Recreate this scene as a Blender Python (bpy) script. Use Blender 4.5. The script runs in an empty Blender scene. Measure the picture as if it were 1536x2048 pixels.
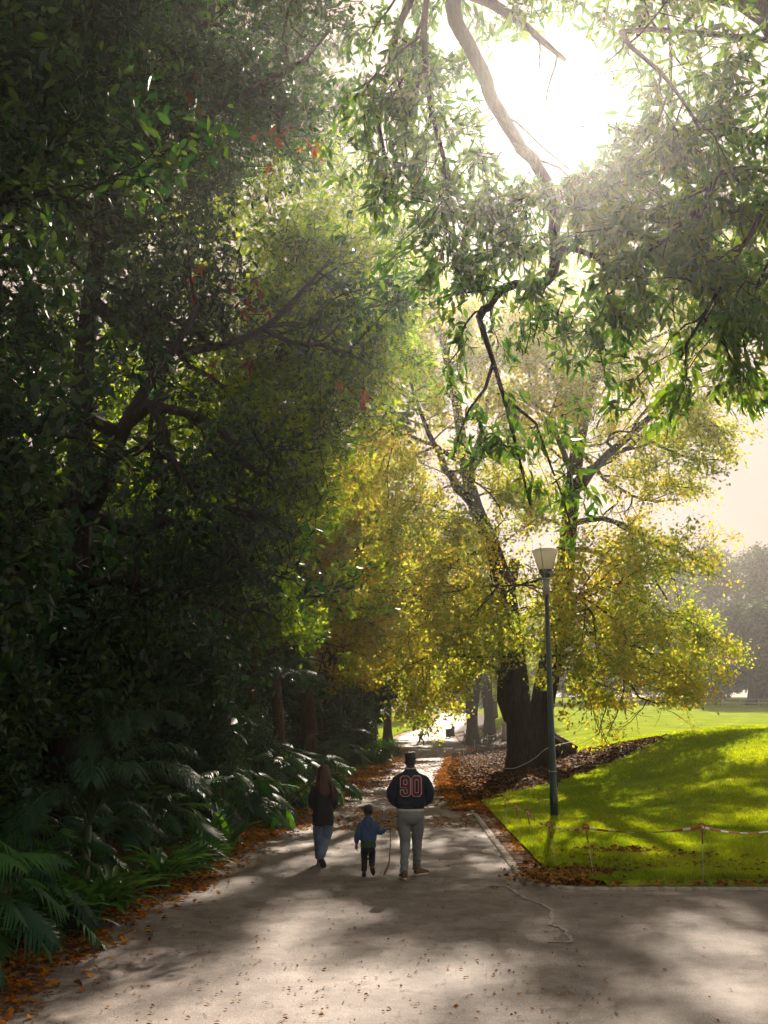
import bpy, math, random
import numpy as np
from mathutils import Vector, Matrix, noise
from mathutils.bvhtree import BVHTree

random.seed(5)
rng = np.random.default_rng(11)
scene = bpy.context.scene
COL = scene.collection
PI = math.pi

# ------------------------------------------------------------------ camera
F = 1950.0
PITCH = math.atan(425.0 / F)
CH = 2.25
CT, ST = math.cos(PITCH), math.sin(PITCH)
cam = bpy.data.cameras.new("camera")
cam.sensor_fit = 'VERTICAL'
cam.sensor_height = 36.0
cam.sensor_width = 27.0
cam.lens = F / 2048.0 * 36.0
cam.clip_start = 0.1
cam.clip_end = 3000.0
camo = bpy.data.objects.new("camera", cam)
COL.objects.link(camo)
camo.location = (0, 0, CH)
camo.rotation_euler = (PI / 2 + PITCH, 0, 0)
scene.camera = camo


def ray(px, py):
    u = (px - 768.0) / F
    v = (1024.0 - py) / F
    return u, CT - v * ST, ST + v * CT


def pix(px, py, Y):
    dx, dy, dz = ray(px, py)
    t = Y / dy
    return (dx * t, Y, CH + dz * t)


# ------------------------------------------------------------------ terrain
def flat(px, py, z=0.0):
    dx, dy, dz = ray(px, py)
    t = (z - CH) / dz
    return dx * t, dy * t


_R = [flat(*p) for p in [(1062, 1792), (1050, 1778), (1000, 1706), (975, 1672), (950, 1636), (925, 1600), (905, 1572), (892, 1545)]]
_R = sorted([(y, x) for x, y in _R]) + [(60, 4.1), (74, 5.0), (84, 7.0), (94, 8.6), (104, 8.3), (116, 8.2), (133, 8.8), (175, 14.0), (196, 15.9), (230, 20), (300, 28)]
RY = np.array([a for a, b in _R]); RX = np.array([b for a, b in _R])
_L = [flat(*p) for p in [(-60, 2020), (130, 1915), (300, 1803), (400, 1748), (490, 1692), (567, 1655), (665, 1602), (736, 1562), (785, 1531)]]
_L = sorted([(y, x) for x, y in _L]) + [(60, 1.0), (74, 1.7), (90, 2.2), (104, 2.4), (118, 1.4), (133, 3.2), (175, 8.9), (196, 10.7), (230, 14.5), (300, 22)]
LY = np.array([a for a, b in _L]); LX = np.array([b for a, b in _L])


def Redge(Y): return np.interp(Y, RY, RX)
def Ledge(Y): return np.interp(Y, LY, LX)


def smooth(a, b, x):
    t = np.clip((np.asarray(x, float) - a) / (b - a), 0, 1)
    return t * t * (3 - 2 * t)


PZ_Y = [-50, 95, 115, 133, 175, 198, 215, 260, 330, 600]
PZ_Z = [0, 0, 0.35, 1.0, 2.3, 4.0, 4.6, 4.8, 5.5, 9]
FZ_Y = [-50, 14.2, 18, 24, 30, 36, 41, 48, 60, 80, 110, 150, 200, 260, 400, 600]
FZ_Z = [0.05, 0.05, 0.42, 0.95, 1.5, 1.95, 2.1, 1.85, 1.25, 1.2, 2.6, 5.0, 7.2, 9.2, 12, 15]


def terrain(X, Y):
    X = np.asarray(X, float); Y = np.asarray(Y, float)
    pz = np.interp(Y, PZ_Y, PZ_Z)
    fz = np.interp(Y, FZ_Y, FZ_Z)
    dR = X - np.maximum(Redge(Y), 2.0) - 0.45
    w = smooth(0, 12, dR)
    w = w + 0.06 * np.clip((dR - 12) / 10, 0, 3) * smooth(20, 40, Y) * (1 - smooth(60, 90, Y))
    dL = np.clip(Ledge(np.maximum(Y, 8)) - X, 0, 14)
    return pz + ((fz - pz) * w + 0.05 * np.clip(dR, 0, 1) * (w > 0)) * smooth(14.0, 14.6, Y) + 0.045 * dL * smooth(4, 9, Y)


def tz(x, y): return float(terrain(x, y))


def ground(px, py, lift=0.0):
    dx, dy, dz = ray(px, py)
    t = 4.0
    while t < 600:
        if CH + dz * t <= tz(dx * t, dy * t) + lift:
            break
        t += 0.05
    return (dx * t, dy * t, tz(dx * t, dy * t))


# ------------------------------------------------------------------ mesh helpers
def mesh(name, V, Fs, smooth_shade=False):
    """V (n,3) array; Fs: array (k,a) or list of such arrays"""
    if not isinstance(Fs, (list, tuple)):
        Fs = [Fs]
    Fs = [np.asarray(f, dtype=np.int32) for f in Fs if len(f)]
    V = np.asarray(V, dtype=np.float32)
    me = bpy.data.meshes.new(name)
    me.vertices.add(len(V))
    me.vertices.foreach_set("co", V.ravel())
    tot = np.concatenate([np.full(len(f), f.shape[1], dtype=np.int32) for f in Fs])
    li = np.concatenate([f.ravel() for f in Fs])
    st = np.concatenate([[0], np.cumsum(tot)[:-1]]).astype(np.int32)
    me.loops.add(len(li))
    me.loops.foreach_set("vertex_index", li)
    me.polygons.add(len(tot))
    me.polygons.foreach_set("loop_start", st)
    me.polygons.foreach_set("loop_total", tot)
    if smooth_shade:
        me.polygons.foreach_set("use_smooth", np.ones(len(tot), dtype=bool))
    me.update(calc_edges=True)
    return me


def obj(name, me, mat, parent=None, loc=None, rot=None):
    o = bpy.data.objects.new(name, me)
    COL.objects.link(o)
    if mat is not None:
        if isinstance(mat, (list, tuple)):
            for m in mat:
                me.materials.append(m)
        elif len(me.materials) == 0:
            me.materials.append(mat)
    if parent is not None:
        o.parent = parent
    if loc is not None:
        o.location = loc
    if rot is not None:
        o.rotation_euler = rot
    return o


def tag(o, label=None, cat=None, group=None, kind=None):
    if label: o["label"] = label
    if cat: o["category"] = cat
    if group: o["group"] = group
    if kind: o["kind"] = kind
    return o


def thing(name, label, cat, loc=(0, 0, 0), rz=0.0, group=None, scale=1.0):
    o = bpy.data.objects.new(name, None)
    o.empty_display_size = 0.2
    COL.objects.link(o)
    o.location = loc
    o.rotation_euler = (0, 0, rz)
    o.scale = (scale, scale, scale) if not isinstance(scale, tuple) else scale
    return tag(o, label, cat, group)


def dup(root, loc, rz=0.0, scale=1.0, label=None, group=None):
    r = root.copy(); COL.objects.link(r)
    r.location = loc; r.rotation_euler = (0, 0, rz)
    r.scale = (scale, scale, scale) if not isinstance(scale, tuple) else scale
    if label: r["label"] = label
    if group: r["group"] = group
    for ch in list(root.children):
        c = ch.copy(); COL.objects.link(c); c.parent = r
        for g in list(ch.children):
            d = g.copy(); COL.objects.link(d); d.parent = c
    return r


def recolour(root, part, mat):
    for c in root.children:
        if c.name.split('.')[0] == part:
            c.material_slots[0].link = 'OBJECT'
            c.material_slots[0].material = mat


class MB:
    """collects geometry"""
    def __init__(self):
        self.V = []; self.Q = []; self.T = []; self.n = 0

    def add(self, V, Q=None, T=None):
        V = np.asarray(V, float)
        if Q is not None and len(Q): self.Q.append(np.asarray(Q, int) + self.n)
        if T is not None and len(T): self.T.append(np.asarray(T, int) + self.n)
        self.V.append(V); self.n += len(V)

    def tube(self, pts, radii, sides=6, cap=True):
        V, Q, T = tube(pts, radii, sides, cap)
        self.add(V, Q, T)
        return self

    def box(self, c, s, rz=0.0, taper=1.0):
        x, y, z = [k / 2 for k in s]
        P = np.array([[sx * x * (taper if sz > 0 else 1), sy * y * (taper if sz > 0 else 1), sz * z] for sz in (-1, 1) for sx, sy in ((-1, -1), (1, -1), (1, 1), (-1, 1))])
        ca, sa = math.cos(rz), math.sin(rz)
        P = np.c_[P[:, 0] * ca - P[:, 1] * sa, P[:, 0] * sa + P[:, 1] * ca, P[:, 2]] + np.array(c)
        self.add(P, [[3, 2, 1, 0], [4, 5, 6, 7], [0, 1, 5, 4], [1, 2, 6, 5], [2, 3, 7, 6], [3, 0, 4, 7]])
        return self

    def ball(self, c, r, nu=12, nv=8):
        r = np.array(r if isinstance(r, (tuple, list)) else (r, r, r), float)
        V = []
        for j in range(1, nv):
            a = PI * j / nv
            for i in range(nu):
                b = 2 * PI * i / nu
                V.append((math.sin(a) * math.cos(b), math.sin(a) * math.sin(b), math.cos(a)))
        V.append((0, 0, 1)); V.append((0, 0, -1))
        Q = []; T = []
        for j in range(nv - 2):
            for i in range(nu):
                k = (i + 1) % nu
                Q.append((j * nu + i, (j + 1) * nu + i, (j + 1) * nu + k, j * nu + k))
        t, b = len(V) - 2, len(V) - 1
        for i in range(nu):
            k = (i + 1) % nu
            T.append((t, i, k)); T.append((b, (nv - 2) * nu + k, (nv - 2) * nu + i))
        self.add(np.array(V) * r + np.array(c), Q, T)
        return self

    def mesh(self, name, sm=False):
        Fs = []
        if self.Q: Fs.append(np.concatenate(self.Q))
        if self.T: Fs.append(np.concatenate(self.T))
        return mesh(name, np.concatenate(self.V), Fs, sm)

    def build(self, name, mat, parent=None, sm=False, **k):
        return obj(name, self.mesh(name, sm), mat, parent, **k)


def tube(pts, radii, sides=6, cap=True):
    P = np.asarray(pts, float)
    n = len(P)
    R = np.asarray(radii, float)
    if R.ndim == 0: R = np.full(n, float(R))
    if R.ndim == 1: R = np.c_[R, R]
    T = np.empty_like(P)
    T[1:-1] = P[2:] - P[:-2]; T[0] = P[1] - P[0]; T[-1] = P[-1] - P[-2]
    T /= np.linalg.norm(T, axis=1)[:, None] + 1e-9
    m = T.mean(0)
    ref = np.array([1.0, 0, 0]) if abs(m[0]) < 0.8 else np.array([0, 1.0, 0])
    U = ref - T * (T @ ref)[:, None]
    U /= np.linalg.norm(U, axis=1)[:, None] + 1e-9
    W = np.cross(T, U)
    a = np.linspace(0, 2 * PI, sides, endpoint=False)
    c, s = np.cos(a), np.sin(a)
    V = P[:, None] + U[:, None] * (c[None, :] * R[:, :1])[:, :, None] + W[:, None] * (s[None, :] * R[:, 1:])[:, :, None]
    V = V.reshape(-1, 3)
    i = np.arange(sides); j = (i + 1) % sides
    Q = np.concatenate([np.c_[k * sides + i, k * sides + j, (k + 1) * sides + j, (k + 1) * sides + i] for k in range(n - 1)])
    Tr = None
    if cap:
        V = np.r_[V, P[:1], P[-1:]]
        b, t = n * sides, n * sides + 1
        Tr = np.r_[np.c_[np.full(sides, b), j, i], np.c_[np.full(sides, t), (n - 1) * sides + i, (n - 1) * sides + j]]
    return V, Q, Tr


def crom(ctrl, n):
    """Catmull-Rom through control rows -> n samples"""
    C = np.asarray(ctrl, float)
    if len(C) == 2:
        t = np.linspace(0, 1, n)[:, None]
        return C[0] * (1 - t) + C[1] * t
    E = np.r_[[2 * C[0] - C[1]], C, [2 * C[-1] - C[-2]]]
    ts = np.linspace(0, len(C) - 1 - 1e-6, n)
    k = ts.astype(int); u = (ts - k)[:, None]
    p0, p1, p2, p3 = E[k], E[k + 1], E[k + 2], E[k + 3]
    return 0.5 * (2 * p1 + (p2 - p0) * u + (2 * p0 - 5 * p1 + 4 * p2 - p3) * u ** 2 + (3 * p1 - p0 - 3 * p2 + p3) * u ** 3)


def nrm(v):
    v = np.asarray(v, float)
    return v / (np.linalg.norm(v, axis=-1, keepdims=True) + 1e-9)


def scatter(TV, TF, pos, ydir, up, scale):
    """instance template TV/TF (as real geometry) at pos with +Y along ydir"""
    y = nrm(ydir)
    x = nrm(np.cross(y, up))
    z = np.cross(x, y)
    S = np.asarray(scale, float)
    if S.ndim == 1: S = np.c_[S, S, S]
    TV = np.asarray(TV, float); TF = np.asarray(TF, int)
    V = pos[:, None] + x[:, None] * (TV[None, :, 0] * S[:, 0:1])[:, :, None] + y[:, None] * (TV[None, :, 1] * S[:, 1:2])[:, :, None] + z[:, None] * (TV[None, :, 2] * S[:, 2:3])[:, :, None]
    m, n = len(pos), len(TV)
    Fc = (TF[None] + (np.arange(m) * n)[:, None, None]).reshape(-1, TF.shape[1])
    return V.reshape(-1, 3), Fc


# leaf templates, length 1 along +Y
OVAL = (np.array([[0, 0, 0], [.25, .42, .05], [0, 1, -.06], [-.25, .42, .05]]), np.array([[0, 1, 2], [0, 2, 3]]))
ROUND = (np.array([[0, 0, 0], [.36, .36, .06], [.2, .82, .0], [0, 1.02, -.05], [-.2, .82, 0], [-.36, .36, .06]]), np.array([[0, 1, 2], [0, 2, 3], [0, 3, 4], [0, 4, 5]]))
LANCE = (np.array([[0, 0, 0], [.13, .3, .03], [.1, .65, -.03], [0, 1, -.14], [-.1, .65, -.03], [-.13, .3, .03], [0, .3, 0], [0, .65, -.05]]),
         np.array([[0, 1, 6], [6, 1, 2], [6, 2, 7], [7, 2, 3], [7, 3, 4], [6, 7, 4], [6, 4, 5], [0, 6, 5]]))
LAUREL = (np.array([[0, 0, 0], [.17, .28, .04], [.19, .6, .02], [0, 1, -.1], [-.19, .6, .02], [-.17, .28, .04], [0, .3, 0], [0, .62, -.03]]),
          np.array([[0, 1, 6], [6, 1, 2], [6, 2, 7], [7, 2, 3], [7, 3, 4], [6, 7, 4], [6, 4, 5], [0, 6, 5]]))


# ------------------------------------------------------------------ materials
def newmat(name):
    m = bpy.data.materials.new(name)
    m.use_nodes = True
    nt = m.node_tree
    nt.nodes.clear()
    out = nt.nodes.new("ShaderNodeOutputMaterial")
    return m, nt, out


def ramp(nt, stops, interp='LINEAR'):
    r = nt.nodes.new("ShaderNodeValToRGB")
    r.color_ramp.interpolation = interp
    e = r.color_ramp.elements
    while len(e) < len(stops): e.new(0.5)
    for k, (p, c) in enumerate(stops):
        e[k].position = p
        e[k].color = (c[0], c[1], c[2], 1)
    return r


def noise_node(nt, scale, detail=4, rough=0.55, coord='Object', vec=None):
    tc = nt.nodes.new("ShaderNodeTexCoord")
    n = nt.nodes.new("ShaderNodeTexNoise")
    n.inputs["Scale"].default_value = scale
    n.inputs["Detail"].default_value = detail
    n.inputs["Roughness"].default_value = rough
    if vec is not None:
        mp = nt.nodes.new("ShaderNodeMapping")
        mp.inputs["Scale"].default_value = vec
        nt.links.new(tc.outputs[coord], mp.inputs["Vector"])
        nt.links.new(mp.outputs[0], n.inputs["Vector"])
    else:
        nt.links.new(tc.outputs[coord], n.inputs["Vector"])
    return n


def mixc(nt, fac, a, b, mode='MIX'):
    m = nt.nodes.new("ShaderNodeMix")
    m.data_type = 'RGBA'
    m.blend_type = mode
    for sock, v in ((m.inputs[0], fac), (m.inputs[6], a), (m.inputs[7], b)):
        if hasattr(v, "links") or isinstance(v, bpy.types.NodeSocket):
            nt.links.new(v, sock)
        elif isinstance(v, (tuple, list)):
            sock.default_value = (v[0], v[1], v[2], 1)
        else:
            sock.default_value = v
    return m.outputs[2]


def bump(nt, height, strength=0.5, dist=0.02):
    b = nt.nodes.new("ShaderNodeBump")
    b.inputs["Strength"].default_value = strength
    b.inputs["Distance"].default_value = dist
    nt.links.new(height, b.inputs["Height"])
    return b.outputs[0]


def princ(nt, out, col, rough=0.6, spec=0.4, normal=None, metal=0.0):
    p = nt.nodes.new("ShaderNodeBsdfPrincipled")
    if isinstance(col, bpy.types.NodeSocket): nt.links.new(col, p.inputs["Base Color"])
    else: p.inputs["Base Color"].default_value = (*col, 1)
    if isinstance(rough, bpy.types.NodeSocket): nt.links.new(rough, p.inputs["Roughness"])
    else: p.inputs["Roughness"].default_value = rough
    p.inputs["Specular IOR Level"].default_value = spec
    p.inputs["Metallic"].default_value = metal
    if normal is not None: nt.links.new(normal, p.inputs["Normal"])
    if out is not None: nt.links.new(p.outputs[0], out.inputs[0])
    return p


def leaf_mat(name, stops, trans=0.45, tmul=(1.15, 1.1, 0.6), rough=0.4, spec=0.5, clump=0.35):
    m, nt, out = newmat(name)
    geo = nt.nodes.new("ShaderNodeNewGeometry")
    r = ramp(nt, stops)
    n = noise_node(nt, clump, 2)
    ad = nt.nodes.new("ShaderNodeMath"); ad.operation = 'MULTIPLY_ADD'
    nt.links.new(n.outputs[0], ad.inputs[0]); ad.inputs[1].default_value = 1.5; ad.inputs[2].default_value = -0.75
    a2 = nt.nodes.new("ShaderNodeMath"); a2.operation = 'ADD'; a2.use_clamp = True
    nt.links.new(geo.outputs["Random Per Island"], a2.inputs[0]); nt.links.new(ad.outputs[0], a2.inputs[1])
    nt.links.new(a2.outputs[0], r.inputs[0])
    p = princ(nt, None, r.outputs[0], rough, spec)
    t = nt.nodes.new("ShaderNodeBsdfTranslucent")
    tc = mixc(nt, 1.0, r.outputs[0], tmul, 'MULTIPLY')
    nt.links.new(tc, t.inputs[0])
    mx = nt.nodes.new("ShaderNodeMixShader")
    mx.inputs[0].default_value = trans
    nt.links.new(p.outputs[0], mx.inputs[1]); nt.links.new(t.outputs[0], mx.inputs[2])
    nt.links.new(mx.outputs[0], out.inputs[0])
    return m


def simple(name, col, rough=0.6, spec=0.4, nscale=None, namt=0.25, bumps=None, metal=0.0, coord='Object'):
    m, nt, out = newmat(name)
    c = col; nrmal = None
    if nscale:
        n = noise_node(nt, nscale, 5, coord=coord)
        lo = tuple(k * (1 - namt) for k in col); hi = tuple(min(1, k * (1 + namt)) for k in col)
        c = ramp(nt, [(0.3, lo), (0.7, hi)])
        nt.links.new(n.outputs[0], c.inputs[0]); c = c.outputs[0]
        if bumps: nrmal = bump(nt, n.outputs[0], bumps[0], bumps[1])
    princ(nt, out, c, rough, spec, nrmal, metal)
    return m


def bark_mat(name, dark, light, scale=3.0):
    m, nt, out = newmat(name)
    n = noise_node(nt, scale, 8, 0.65, vec=(3.2, 3.2, 0.45))
    n2 = noise_node(nt, 0.8, 3)
    r = ramp(nt, [(0.36, dark), (0.62, light)])
    nt.links.new(n.outputs[0], r.inputs[0])
    c = mixc(nt, n2.outputs[0], r.outputs[0], tuple(k * 1.25 for k in dark))
    princ(nt, out, c, 0.9, 0.15, bump(nt, n.outputs[0], 1.0, 0.12))
    return m


M = {}
M['elm_leaf'] = leaf_mat("elm_leaf", [(0.0, (.12, .19, .02)), (.35, (.24, .29, .028)), (.7, (.39, .37, .035)), (1.0, (.48, .33, .028))], .62, (1.5, 1.5, .95), .6, .1, .22)
M['elm_leaf_green'] = leaf_mat("elm_leaf_green", [(0.0, (.07, .13, .012)), (.5, (.18, .24, .014)), (.85, (.33, .33, .014)), (1.0, (.42, .3, .012))], .62, (1.6, 1.6, .6), .6, .1, .2)
M['elm_leaf_gold'] = leaf_mat("elm_leaf_gold", [(0.0, (.12, .16, .012)), (.45, (.3, .28, .014)), (1.0, (.46, .29, .012))], .62, (1.5, 1.45, .6), .6, .1, .3)
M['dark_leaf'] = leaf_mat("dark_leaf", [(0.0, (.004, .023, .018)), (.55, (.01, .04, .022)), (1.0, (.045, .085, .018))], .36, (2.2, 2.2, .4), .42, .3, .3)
M['red_leaf'] = leaf_mat("red_leaf", [(0.0, (.09, .025, .01)), (1.0, (.2, .06, .018))], .4, (1.5, 1.2, .8), .6, .2, .3)
M['lime_leaf'] = leaf_mat("lime_leaf", [(0.0, (.04, .1, .018)), (.5, (.11, .18, .018)), (1.0, (.23, .29, .016))], .62, (2.2, 2.1, .4), .5, .25, .3)
M['lance_leaf'] = leaf_mat("lance_leaf", [(0.0, (.02, .06, .02)), (.6, (.045, .1, .02)), (1.0, (.1, .15, .02))], .5, (1.9, 2.0, .4), .45, .3, .3)
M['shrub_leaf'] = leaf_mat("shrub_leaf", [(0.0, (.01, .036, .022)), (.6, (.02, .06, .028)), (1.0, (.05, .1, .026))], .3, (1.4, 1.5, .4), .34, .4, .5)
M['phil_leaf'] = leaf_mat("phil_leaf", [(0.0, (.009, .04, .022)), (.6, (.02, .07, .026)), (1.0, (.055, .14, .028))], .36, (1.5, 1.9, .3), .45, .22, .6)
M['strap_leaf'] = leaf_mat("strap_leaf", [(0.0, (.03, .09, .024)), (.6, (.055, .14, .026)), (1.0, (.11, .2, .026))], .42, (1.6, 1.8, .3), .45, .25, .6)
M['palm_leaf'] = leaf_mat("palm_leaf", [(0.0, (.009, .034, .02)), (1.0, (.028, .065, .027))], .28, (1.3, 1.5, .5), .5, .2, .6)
M['cover_leaf'] = leaf_mat("cover_leaf", [(0.0, (.03, .08, .03)), (1.0, (.08, .14, .05))], .35, (1.3, 1.4, .5), .5, .3, .8)
M['far_leaf'] = leaf_mat("far_leaf", [(0.0, (.012, .03, .022)), (.6, (.035, .07, .035)), (1.0, (.085, .12, .035))], .3, (1.4, 1.4, .6), .6, .1, .22)
M['fallen'] = leaf_mat("fallen_leaf", [(0.0, (.08, .028, .008)), (.35, (.22, .075, .01)), (.7, (.36, .14, .018)), (1.0, (.46, .24, .04))], .3, (1.2, 1.1, .6), .85, .03, .6)
M['mulch_leaf'] = leaf_mat("mulch_leaf", [(0.0, (.02, .011, .007)), (.6, (.06, .028, .012)), (1.0, (.26, .12, .03))], .2, (1.2, 1.1, .6), .9, .0, .6)
M['drift'] = leaf_mat("drift_leaf", [(0.0, (.05, .022, .01)), (.5, (.16, .07, .02)), (1.0, (.36, .19, .05))], .25, (1.2, 1.1, .6), .85, .05, .6)
M['grass'] = leaf_mat("grass_blade", [(0.0, (.11, .2, .012)), (.6, (.21, .29, .014)), (1.0, (.34, .38, .02))], .6, (1.7, 1.55, .3), .55, .2, .25)
M['elm_bark'] = bark_mat("elm_bark", (.014, .011, .01), (.085, .066, .05), 4.5)
M['dark_bark'] = bark_mat("dark_bark", (.012, .011, .01), (.04, .033, .027), 4.0)
M['grey_bark'] = bark_mat("grey_bark", (.016, .013, .012), (.05, .042, .035), 4.0)
M['brown_bark'] = bark_mat("brown_bark", (.04, .02, .012), (.16, .085, .05), 6.0)


def asphalt():
    m, nt, out = newmat("asphalt")
    big = noise_node(nt, 0.35, 4, 0.6)
    mid = noise_node(nt, 2.2, 5, 0.65)
    fine = noise_node(nt, 55, 3, 0.75)
    c = ramp(nt, [(0.3, (.13, .107, .096)), (0.7, (.195, .164, .148))])
    nt.links.new(big.outputs[0], c.inputs[0])
    d = ramp(nt, [(0.42, (.62, .56, .5)), (0.62, (1.08, 1.05, 1.02))])
    nt.links.new(mid.outputs[0], d.inputs[0])
    c2 = mixc(nt, 0.75, c.outputs[0], d.outputs[0], 'MULTIPLY')
    e = ramp(nt, [(0.3, (.25, .24, .24)), (0.5, (1, 1, 1)), (0.72, (1.9, 1.85, 1.8))])
    nt.links.new(fine.outputs[0], e.inputs[0])
    c3 = mixc(nt, 0.9, c2, e.outputs[0], 'MULTIPLY')
    st = noise_node(nt, 5.5, 6, 0.75)
    sr = ramp(nt, [(0.38, (.62, .6, .58)), (0.5, (1, 1, 1)), (0.66, (1.15, 1.13, 1.1))]); nt.links.new(st.outputs[0], sr.inputs[0])
    c3 = mixc(nt, 0.8, c3, sr.outputs[0], 'MULTIPLY')
    # leaf crumbs and dirt with a shape of their own
    sp = noise_node(nt, 26, 3, 0.6)
    patch = noise_node(nt, 0.7, 3, 0.6, vec=(1, .6, 1))
    f1 = ramp(nt, [(0.6, (0, 0, 0)), (0.68, (1, 1, 1))]); nt.links.new(sp.outputs[0], f1.inputs[0])
    f2 = ramp(nt, [(0.48, (0, 0, 0)), (0.66, (1, 1, 1))]); nt.links.new(patch.outputs[0], f2.inputs[0])
    f = mixc(nt, 1.0, f1.outputs[0], f2.outputs[0], 'MULTIPLY')
    c4 = mixc(nt, f, c3, (.06, .035, .02))
    princ(nt, out, c4, 0.75, 0.35, bump(nt, fine.outputs[0], 0.45, 0.006))
    return m


def litter_ground():
    m, nt, out = newmat("leaf_litter_ground")
    a = noise_node(nt, 11, 5, 0.7)
    b = noise_node(nt, 0.9, 3)
    r = ramp(nt, [(0.3, (.025, .014, .008)), (0.47, (.13, .055, .014)), (0.6, (.26, .11, .02)), (0.75, (.38, .2, .04))])
    nt.links.new(a.outputs[0], r.inputs[0])
    c = mixc(nt, b.outputs[0], r.outputs[0], (.14, .065, .02))
    princ(nt, out, c, 0.85, 0.15, bump(nt, a.outputs[0], 0.8, 0.03))
    return m


def mulch():
    m, nt, out = newmat("mulch")
    a = noise_node(nt, 14, 5, 0.7)
    r = ramp(nt, [(0.3, (.012, .009, .007)), (0.55, (.045, .026, .014)), (0.68, (.16, .085, .026)), (0.8, (.3, .16, .04))])
    nt.links.new(a.outputs[0], r.inputs[0])
    princ(nt, out, r.outputs[0], 0.9, 0.1, bump(nt, a.outputs[0], 0.8, 0.03))
    return m


def lawn_mat():
    m, nt, out = newmat("lawn")
    a = noise_node(nt, 0.35, 4, 0.6)
    b = noise_node(nt, 9, 5, 0.75)
    r = ramp(nt, [(0.3, (.14, .22, .016)), (0.55, (.22, .29, .02)), (0.75, (.33, .35, .03))])
    nt.links.new(a.outputs[0], r.inputs[0])
    d = ramp(nt, [(0.3, (.5, .55, .5)), (0.7, (1.35, 1.25, 1.1))])
    nt.links.new(b.outputs[0], d.inputs[0])
    c = mixc(nt, 0.8, r.outputs[0], d.outputs[0], 'MULTIPLY')
    princ(nt, out, c, 0.9, 0.0, bump(nt, b.outputs[0], 0.7, 0.04))
    return m


def brick_mat():
    m, nt, out = newmat("brick_edging")
    a = noise_node(nt, 7, 4)
    r = ramp(nt, [(0.35, (.1, .055, .04)), (0.65, (.24, .14, .1))])
    nt.links.new(a.outputs[0], r.inputs[0])
    princ(nt, out, r.outputs[0], 0.85, 0.2, bump(nt, a.outputs[0], .4, .01))
    return m


M['asphalt'] = asphalt()
M['litter'] = litter_ground()
M['mulch'] = mulch()
M['lawn'] = lawn_mat()
M['brick'] = brick_mat()
M['concrete'] = simple("concrete", (.3, .26, .22), .8, .2, 14, .3, (.3, .01))
M['crack'] = simple("crack_filler", (.27, .232, .2), .8, .2, 20, .3)

# ------------------------------------------------------------------ ground sheets
def grid_sheet(xs_fn, ys, nx, zoff, name, mat):
    V = []; Q = []
    for y in ys:
        for x in xs_fn(y):
            V.append((x, y, tz(x, y) + zoff))
    ny = len(ys)
    i = np.arange(nx - 1)
    for j in range(ny - 1):
        Q.append(np.c_[j * nx + i, j * nx + i + 1, (j + 1) * nx + i + 1, (j + 1) * nx + i])
    o = obj(name, mesh(name, np.array(V), np.concatenate(Q), True), mat)
    return tag(o, kind='structure')


ys_near = list(np.arange(-30, 6, 3.0)) + list(np.arange(6, 60, 0.75)) + list(np.arange(60, 130, 2.0)) + list(np.arange(130, 260, 4)) + [270, 300, 340, 400, 500, 700, 1000]
gx = np.r_[-400, -200, -120, -80, -60, -45, -35, np.arange(-28, 34, 0.8), 38, 44, 52, 62, 75, 90, 120, 160, 220, 300, 400]
grid_sheet(lambda y: gx, ys_near, len(gx), -0.06, "ground", M['litter'])
# asphalt path, then the road that crosses in front
pys = [14.75] + list(np.arange(15.0, 60, 0.4)) + list(np.arange(60, 215, 1.5)) + [220, 230, 245, 260]
grid_sheet(lambda y: np.linspace(Ledge(y) - 0.25, Redge(max(y, 14.2)), 9), pys, 9, 0.0, "path", M['asphalt'])
V = []; Q = []
rys = list(np.arange(-30, 14.71, 0.9)) + [14.75]
for y in rys:
    V += [(float(Ledge(max(y, 4.0))) - 0.25 - (9 if y < 4 else 0), y, 0.0), (70.0, y, 0.0)]
for j in range(len(rys) - 1):
    Q.append((2 * j, 2 * j + 1, 2 * j + 3, 2 * j + 2))
tag(obj("road", mesh("road", np.array(V), np.array(Q)), M['asphalt']), kind='structure')

# right-hand bank: lawn and leaf mulch are cells of one grid
MULCH = np.array([(2.5, 29.5), (4.4, 32.6), (7.0, 35.2), (11.0, 39.8), (12.2, 43), (9.5, 50), (8.2, 58), (9.5, 72), (11.5, 90), (13, 110), (15, 140), (19, 180), (19, 200), (0, 200), (0, 30)])


def in_poly(X, Y, P):
    X = np.asarray(X); Y = np.asarray(Y)
    r = np.zeros(X.shape, bool)
    n = len(P)
    for i in range(n):
        x1, y1 = P[i]; x2, y2 = P[(i + 1) % n]
        c = ((y1 > Y) != (y2 > Y)) & (X < (x2 - x1) * (Y - y1) / (y2 - y1 + 1e-12) + x1)
        r ^= c
    return r


def wob(X, Y, s=1.3):
    X = np.asarray(X, float); Y = np.asarray(Y, float)
    return (np.sin(X * 2.1 * s + Y * 1.3 * s) + np.sin(X * 0.9 * s - Y * 2.7 * s + 1.0) + np.sin(Y * 4.1 * s + X * 3.3 * s + 2)) / 3


def is_mulch(X, Y):
    return in_poly(X + 0.25 * wob(X, Y), Y + 0.4 * wob(Y, X), MULCH)


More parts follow.
